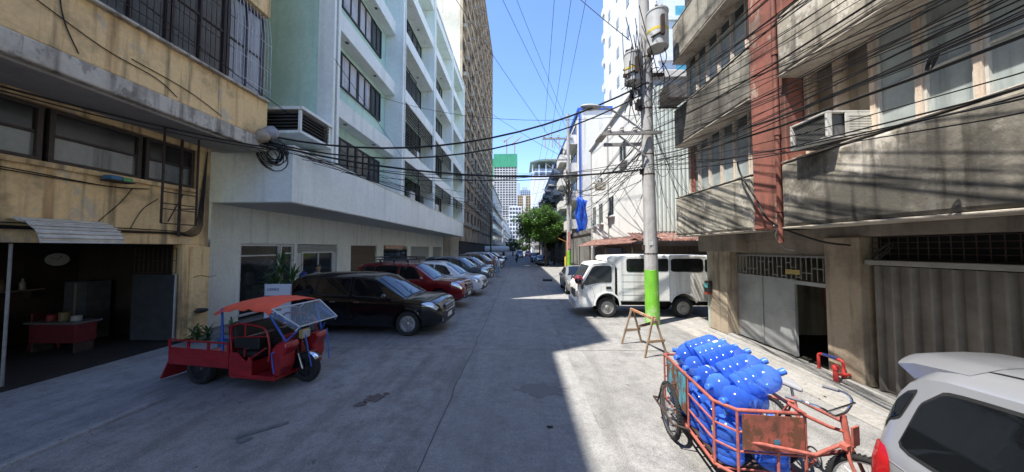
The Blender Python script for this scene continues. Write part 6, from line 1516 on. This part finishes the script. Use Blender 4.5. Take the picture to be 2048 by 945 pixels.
b = MB(); b.box(-2.9,-.1,14.7,.5,.02,14.9); b.box(-2.4,-.1,12.3,.3,.02,12.45); b.bar((-1.6,0,14.7),(-.1,0,13.2),.08); b.bar((-2.9,0,9.0),(-.1,0,8.5),.07); b.bar((-2.6,.0,12.0),(0,0,10.2),.07); b.build('crossarm', mat('weathered_crossarm', (.30,.29,.27), .7, .3), P2)
for x in (-2.7,-1.9,-1.1):
    b = MB(); b.lathe([(0,14.9),(.07,14.9),(.12,15.0),(.06,15.1),(.11,15.2),(.05,15.35),(0,15.4)],10,Matrix.Translation((x,-.04,0))); b.lathe([(0,13.7),(.08,13.75),(.05,13.9),(.09,14.05),(.05,14.2),(.08,14.35),(.02,14.7)],10,Matrix.Translation((x+.1,-.04,0)))
    b.build('insulator', mat('porcelain', (.45,.42,.38), .3), P2, smooth=50)
pt = MB(); rq = random.Random(13)
for i in range(18): pt.tube(smoothpath([(rq.uniform(-.4,.3),rq.uniform(-.4,-.2),rq.uniform(8,12)),(rq.uniform(-.8,.5),-.3,rq.uniform(7,11)),(rq.uniform(-.4,.3),rq.uniform(-.4,-.2),rq.uniform(6.5,10))],5),.03,5)
pt.build('jumper_cable', M_WIRE, P2)
part(P2, 'notice_strip', mat('red_white_notice', (.45,.2,.18), .7, var=.6, vscale=7), [(-.16,-.26,2.3,.14,-.245,4.2)])
lamp2 = copy_tree(lamp); lamp2.location = (5.3,34.3,8.6); lamp2['label'] = 'blue-grey street lamp on the farther utility pole'
for i,(x,y,h,lb) in enumerate(((2.9,92,11,'thin distant utility pole beyond the tree'),(-5.9,62,9.5,'slim dark pole by the beige tower base'),(4.6,72,13,'distant utility pole with crossarms behind the tree crown'))):
    t = thing('utility_pole', lb, 'utility pole', (x,y,0)); b = MB(); b.lathe([(.16,0),(.10,h)],10); b.build('shaft', M_RUSTSTEEL, t, smooth=50)
    if i != 1: part(t, 'crossarm', M_RUSTSTEEL, [(-1.6,-.06,h-1.0,1.6,.06,h-.85),(-1.3,-.06,h-2.2,1.3,.06,h-2.05)])
part_t = thing('blue_tarpaulin', 'bright blue tarpaulin bundle hung on the blue trimmed building corner', 'tarpaulin', (6.1,31.6,3.9))
b = MB(); gq = random.Random(2); n=9; vs=[]
for i in range(n+1):
    for j in range(n+1):
        u,v = i/n, j/n; vs.append((-.35+1.1*u+.12*math.sin(v*9+u*4), -.25*math.sin(u*3.1)-.12*math.sin(u*17+v*3)+gq.uniform(-.05,.05), 3.6*v+ .2*math.sin(u*5)))
b.add(vs,[(i*(n+1)+j,(i+1)*(n+1)+j,(i+1)*(n+1)+j+1,i*(n+1)+j+1) for i in range(n) for j in range(n)]); o = b.build('sheet', mat('blue_tarp', (.02,.10,.55), .5), part_t, smooth=60); sm = o.modifiers.new('solid','SOLIDIFY'); sm.thickness=.03

# ================================================================== overhead cables
def cable(label, a, c, sag, r=.011, group='overhead cables', k=14, via=None):
    a = Vector(a); c = Vector(c); pts = [a.lerp(c,i/k)-Vector((0,0,sag*4*(i/k)*(1-i/k))) for i in range(k+1)]
    b = MB(); b.tube(pts, r, 5); return tag(b.build('overhead_cable', M_WIRE, None, smooth=60), label, 'cable', group)
rc_ = random.Random(17); G = 'black cables sagging past the grimy concrete building'
for i in range(42):
    z0 = rc_.uniform(4.9,7.6); z1 = rc_.uniform(5.2,7.6) if i < 32 else rc_.uniform(4.8,5.5); x1 = rc_.uniform(2.0,3.2)
    cable('thin black cable in the sagging bundle running past the grimy concrete balconies', (4.22+rc_.uniform(-.2,.3),9.9+rc_.uniform(-.15,.15),z0), (x1,-16,z1), rc_.uniform(1.3,2.3), rc_.choice([.005,.006,.006,.007,.009]), G)
for i,(z,zz,r) in enumerate(((5.2,5.3,.017),(5.35,5.45,.015),(6.2,6.3,.014))):
    cable(['thickest low cable passing in front of the old windows','second thick cable just above the thickest one','thick cable crossing the middle of the balcony bundle'][i], (4.3,9.8,z), (2.6,-14,zz), 1.45, r)
GS = 'black cables slung across the street'
X1 = 4.05
for i,(a,c,sag,r,lb) in enumerate((
  ((-7.45,8.9,5.75),(X1,9.95,7.75),1.05,.030,'thick upper cable slung across the street to the transformer pole'),
  ((-7.45,8.9,5.55),(X1,9.95,7.45),1.15,.024,'second thick cable just under the upper street crossing'),
  ((-7.5,8.6,5.45),(X1,9.95,4.95),.55,.030,'thick lower cable slung across the street at canopy height'),
  ((-7.6,8.5,5.40),(X1,9.9,5.05),.75,.014,'thin cable twisting along the thick lower crossing'),
  ((-6.9,9.4,5.2),(X1,9.9,5.1),.45,.010,'thin cable from the canopy corner to the green banded pole'),
  ((-6.85,11.5,5.3),(X1,10.05,5.3),.5,.010,'thin cable from the canopy parapet to the green banded pole'),
  ((-6.85,14,9.6),(X1,10.05,6.8),.6,.008,'fine wire from the mint fins down to the green banded pole'),
  ((-7.48,5.2,7.35),(-6.84,17.3,5.9),.25,.012,'lone wire running along the upper wall of the yellow building'),
  ((-6.84,10.9,9.4),(-6.84,24,6.2),.1,.010,'lone wire slanting down over the mint fins'),
  ((-8.6,3.5,5.0),(-7.3,8.8,5.35),.12,.02,'thick cable under the yellow slab edge'),
  ((-8.5,3.0,4.95),(-7.3,8.8,5.30),.2,.014,'thin cable under the yellow slab edge'))):
    cable(lb, a, c, sag, r, GS)
for i in range(9): cable('thin cable drooping from the mint canopy corner toward the far pole', (-7.0+rc_.uniform(-.3,.3),9.0,5.5+rc_.uniform(-.3,.2)), (5.3,34.4,rc_.uniform(6.5,9.8)), rc_.uniform(1.0,1.9), rc_.choice([.008,.010]), 'thin cables between the mint canopy and the far pole')
GP = 'cables strung between the two green banded poles'
for i in range(16): cable('thin cable strung between the two green banded utility poles', (4.1+rc_.uniform(-.15,.15),10.1,rc_.uniform(4.6,7.0)), (5.4+rc_.uniform(-.3,.2),34.3,rc_.uniform(6.0,10.5)), rc_.uniform(.4,1.5), rc_.choice([.009,.012,.016]), GP)
GH = 'high power lines over the street'
for (a,c,lb) in (((2.75,34.4,15.4),(1.2,4,15.6),'high power line passing straight overhead, street side'),((3.55,34.4,15.4),(2.1,4,15.6),'high power line passing straight overhead, middle'),((4.35,34.4,15.4),(2.9,4,15.9),'high power line passing straight overhead, kerb side'),
   ((5.4,34.5,16.6),(-2.0,12,17.5),'power line slanting over the street from the far pole tip'),((5.3,34.5,16.0),(-3.2,10,16.6),'second power line slanting over the street from the far pole'),((5.3,34.4,12.4),(-4.5,12,15.5),'lower slanting line over the street from the far pole'),
   ((2.75,34.6,15.3),(2.0,90,10.6),'power line receding from the far pole toward the tower, street side'),((3.55,34.6,15.3),(2.9,90,10.6),'power line receding from the far pole toward the tower, middle'),((4.35,34.6,15.3),(3.8,90,10.6),'power line receding from the far pole toward the tower, kerb side'),
   ((3.6,9.9,9.2),(-1.6,16,21),'service wire from the transformers up over the street'),((-7.2,38,22),(5.3,34.6,12.5),'wire from the beige tower to the far pole'),((-7.2,45,14),(5.3,34.6,11),'lower wire from the beige tower to the far pole')):
    cable(lb, a, c, .35, .014 if a[1] < 35 else .02, GH)
for i in range(8): cable('thin cable dropping from the green banded pole to the white building front', (4.3,10.1,rc_.uniform(4.8,6.8)), (5.95,rc_.uniform(15,25),rc_.uniform(4,8.5)), rc_.uniform(.2,.8), .009, 'service drops to the white corner building')
for i in range(7): cable('cable hanging by the narrow gap beside the grimy building', (4.4,10.05,rc_.uniform(4.6,7.4)), (6.6+rc_.uniform(0,1.4),14.5,rc_.uniform(3.2,8.5)), rc_.uniform(.2,.7), .010, 'service drops in the narrow gap')
def coil(name, label, c, r, n, seed, rad=.009, flat=(1,.25,1), tilt=0):
    g = random.Random(seed); b = MB()
    for i in range(n):
        q = r*g.uniform(.55,1.1); o = Vector((g.uniform(-.3,.3)*r*flat[0],g.uniform(-.3,.3)*r*flat[1],g.uniform(-.35,.35)*r)); a0 = g.random()*6
        pts = [o+Vector((q*flat[0]*math.cos(a0+2*math.pi*k/18), q*flat[1]*math.cos(a0+2*math.pi*k/18+1), q*1.1*math.sin(a0+2*math.pi*k/18))) for k in range(18)]
        b.tube(pts, rad, 5, closed=True)
    o = b.build(name, M_WIRE, None, smooth=60); o.location = c; return tag(o, label, 'cable coil')
coil('cable_coil', 'tangled black cable coils hanging at the yellow building corner', (-7.38,8.85,5.2), .34, 16, 3, .012, (1,.5,1))
coil('cable_coil', 'small black cable coil hung among the wires before the old windows', (4.25,3.2,4.35), .09, 5, 4, .007, (.7,.7,1))
coil('cable_coil', 'grey loop of cable hooked above the folding steel door', (5.88,5.15,2.36), .13, 3, 6, .006, (.2,1.2,1))
b = MB(); b.tube(smoothpath([(4.9,7.0,4.35),(4.92,6.9,4.0),(4.93,6.5,3.4),(4.9,6.1,2.9),(5.6,5.95,2.55),(5.85,5.6,2.45)],8), .018, 7); o = b.build('hanging_cable', M_WIRE, None, smooth=60); tag(o, 'thick black cable drooping down the balcony beside the rain pipe', 'cable')
b = MB(); b.tube(smoothpath([(4.98,6.15,2.85),(5.2,6.35,2.8),(5.45,6.7,2.65),(5.5,6.55,2.42),(5.45,6.25,2.36)],8), .014, 7); o = b.build('hanging_cable', mat('grey_cable', (.3,.3,.3), .6), None, smooth=60); tag(o, 'pale grey cable end curling under the balcony', 'cable')

# ================================================================== small things on the right
ac = thing('window_air_conditioner', 'white framed window air conditioner jutting out over the lower balcony', 'air conditioner', (5.02,5.05,4.10)); ac.rotation_euler = (0,0,0)
wf = plaster('ac_white', (.66,.65,.60), (.36,.34,.30), .5, .6, None, 0, .6, 60, .05, 4)
b = MB(); b.box(-.28,-.25,.0,.48,.40,.03); b.box(-.28,-.25,.40,.48,.40,.43); b.box(-.28,-.25,.033,-.20,-.215,.397); b.box(.0,-.25,.033,.48,-.235,.397); b.box(-.28,.36,.033,.48,.40,.397); b.build('casing', wf, ac, bevel=.006)
b = MB(); b.box(-.235,-.2,.05,.40,.34,.38)
for k in range(14): b.box(-.25,-.2,.05+k*.0236,-.236,.34,.06+k*.0236)
b.build('core', mat('ac_grille', (.13,.13,.125), .7), ac)
b = MB()
for k in range(8): b.box(.05,-.262,.06+k*.04,.42,-.2505,.075+k*.04)
b.build('louvre', wf, ac)
ac2 = thing('window_air_conditioner', 'caged air conditioner at the far corner of the upper balcony', 'air conditioner', (4.95,9.55,6.95))
b = MB(); b.box(-.45,-.32,0,.1,.32,.44); b.build('casing', mat('ac_dark', (.12,.115,.11), .6, var=.3, vscale=6), ac2, bevel=.01)
lattice(ac2, 'guard', M_RUSTSTEEL, -.47, -.34, .34, -.02, .46, 8, 5, .006); part(ac2, 'bracket', M_RUSTSTEEL, [(-.47,-.33,-.05,.4,-.29,-.01)]); part(ac2, 'bracket', M_RUSTSTEEL, [(-.47,.29,-.05,.4,.33,-.01)])
ac3 = bpy.data.objects.new('window_air_conditioner', acm); COL.objects.link(ac3); ac3.location = (5.5,20.3,6.2); ac3.rotation_euler = (0,0,R(180)); tag(ac3, 'grey air conditioner alone on the sunlit white wall', 'air conditioner')
em = thing('electric_meter', 'round glass electric meter in dark box on the gate pillar', 'meter', (5.70,9.45,1.08))
b = MB(); b.box(-.10,-.11,0,.02,.11,.34); b.build('box', M_PLASTIC, em, bevel=.02); b = MB(); b.box(-.112,-.08,.14,-.101,.08,.27); b.build('dial', mat('teal_dial', (.08,.32,.33), .25), em); b = MB(); b.box(-.12,-.06,-.06,-.0,.06,.0); b.build('terminal', mat('red_terminal', (.35,.05,.03), .5), em)
hp = mat('red_standpipe_paint', (.48,.04,.035), .5, var=.25, vscale=10)
fp = thing('fire_standpipe', 'red painted pipe loop standing at the foot of the pillar', 'standpipe', (5.80,6.22,.0))
b = MB(); b.tube(smoothpath([(0,0,.02),(0,0,.30),(0,-.02,.35),(0,-.06,.37)],3)+[(0,-.42,.37),(0,-.46,.34),(0,-.46,.10)], .026, 10); b.lathe([(.0,0),(.055,0),(.055,.03),(.03,.035)],12,Matrix.Translation((0,0,.015))); b.build('pipe', hp, fp, smooth=50)
b = MB(); b.tube([(-.002,-.10,.375),(-.002,-.36,.375)],.031,10); b.build('blue_sleeve', mat('blue_sleeve', (.04,.06,.22), .5), fp, smooth=50)
b = MB(); b.lathe([(0,.09),(.04,.09),(.042,.13),(.03,.15),(0,.15)],12,Matrix.Translation((0,-.46,0))); b.build('coupling', hp, fp, smooth=50)
st_ = thing('pipe_stub', 'short capped red pipe stub beside the standpipe loop', 'pipe', (5.62,5.72,.0)); b = MB(); b.tube([(0,0,.01),(0,0,.24)],.038,12); b.lathe([(0,.24),(.05,.24),(.05,.30),(.03,.325),(0,.33)],14); b.build('stub', hp, st_, smooth=45); b = MB(); b.tube([(0,0,.15),(.25,0,.15)],.022,8); b.build('branch', hp, st_, smooth=45)
# sawhorse
sw = thing('wooden_sawhorse', 'rickety wooden sawhorse barrier with orange-painted top rail beside the pole', 'sawhorse', (2.90,7.45,0), R(-80))
wd = plaster('old_timber', (.33,.24,.16), (.12,.085,.06), .6, .5, None, 0, .85, 61, .3, 5); wo_ = plaster('orange_painted_timber', (.46,.23,.12), (.2,.1,.05), .5, .5, (.42,.36,.28), .35, .8, 62, .2, 6)
b = MB(); b.bar((-.52,0,.86),(.52,0,.82),.04,.06); b.build('top_rail', wo_, sw, bevel=.006)
for sx in (-.44,.46):
    for sy in (-.30,.30):
        b = MB(); b.bar((sx,sy*.06,.88),(sx*1.12,sy*.9,.0),.032,.045); b.build('leg', wd, sw, bevel=.005)
for sx in (-.47,.50):
    b = MB(); b.bar((sx,-.20,.34),(sx,.22,.36),.04,.06); b.build('brace', wd, sw); b = MB(); b.bar((-.46,.16,.42),(.48,.10,.78),.03,.06); b.build('diagonal', wd, sw)
# yellow post, debris at the far kerb
b = MB(); b.lathe([(.09,0),(.09,1.5),(.05,1.56),(0,1.56)],14); o = b.build('yellow_post', mat('yellow_post_paint', (.5,.36,.05), .6, var=.2, vscale=6), None, smooth=40); o.location = (4.55,31,0); tag(o, 'short yellow post beside the farther green banded pole', 'post')
b = MB(); b.lathe([(.07,0),(.05,3.2)],12); b.bar((0,0,3.1),(-.9,0,3.5),.06); o = b.build('orange_sign_post', mat('orange_steel', (.5,.22,.05), .6), None); o.location = (5.0,33.2,0); tag(o, 'thin orange steel post with slanted arm by the far pole', 'post')
b = MB(); b.prism([(-.22,0),(-.2,.45),(-.06,.75),(.06,.75),(.2,.45),(.22,0)],'y',-.2,.2); o = b.build('orange_barrier', mat('orange_barrier', (.6,.13,.04), .5), None, bevel=.04); o.location = (5.15,27.8,0); tag(o, 'small orange plastic barrier near the fence end', 'barrier')
b = MB(); b.box(-.35,-.15,0,.35,.15,.16); o = b.build('road_debris', mat('debris_dark', (.05,.05,.05), .8), None, bevel=.05); o.location = (2.0,22.6,0); tag(o, 'dark lump lying at the sunny kerb past the old saloon', 'debris')
mr_ = thing('red_helmet', 'red helmet hung over the mirror of the white utility van', 'helmet', (2.05,10.85,1.30)); b = MB(); b.ball((0,0,0),(.15,.14,.16),18); b.build('shell', mat('helmet_red', (.45,.05,.07), .35), mr_, smooth=60); b = MB(); b.ball((-.03,-.06,-.02),(.13,.10,.09),14); b.build('visor', M_TINT, mr_, smooth=60)
for i,(x,y) in enumerate(((7.15,7.4),)):
    b = MB(); b.box(-.2,-.03,.0,.2,.03,.55); o = b.build('hanging_shirt', mat('pink_cloth', (.42,.17,.17), .9), None, bevel=.02); o.location = (x,y,.95); o.rotation_euler=(0,0,R(60)); tag(o, 'pink cloth bundle glimpsed inside the open wicket door', 'cloth')

# leaf litter and grit along the kerbs
gl2 = random.Random(33); L = MB()
for i in range(260):
    if i % 3: x = gl2.choice([-5.5,-5.9,4.9,5.05,5.7,-8.4])+gl2.gauss(0,.12); y = gl2.uniform(2,22)
    else: x = gl2.uniform(-5,4.6); y = gl2.uniform(2.5,18)
    s_ = gl2.uniform(.008,.028); a = gl2.random()*6.28; dx, dy = s_*math.cos(a), s_*math.sin(a); z = .06 if x > 5.1 else .02
    L.add([(x-dx,y-dy,z),(x+dy*.5,y-dx*.5,z+.006),(x+dx,y+dy,z),(x-dy*.5,y+dx*.5,z+.004)], [(0,1,2,3)])
tag(L.build('leaf_litter', leafmat('dry_leaf', (.10,.06,.03), (.32,.27,.18), .9)), kind='stuff')

# plant and condenser on the mint block's first balcony
p_ = potted('balcony_plant', 'bushy green plant on the lowest mint balcony behind the louvres', (-7.15,18.1,5.5), [(0,0,1.0),(.25,.3,.8),(-.1,-.3,.9)], True, .55, 12, 'potted plant', 36)
acn = ac_mesh('outdoor_condenser', mat('condenser_white', (.6,.6,.58), .5, var=.15, vscale=5), .85, .62, .32)
for (y, z, lb) in ((19.6,5.503,'pale outdoor condenser on the lowest mint balcony beside the plant'),(25.6,5.503,'pale outdoor condenser on the mint balcony one bay past the plant'),(20.4,8.46,'pale outdoor condenser behind louvres one floor above the balcony plant')):
    o = bpy.data.objects.new('outdoor_condenser', acn); COL.objects.link(o); o.location = (-7.4,y,z); tag(o, lb, 'air conditioner')
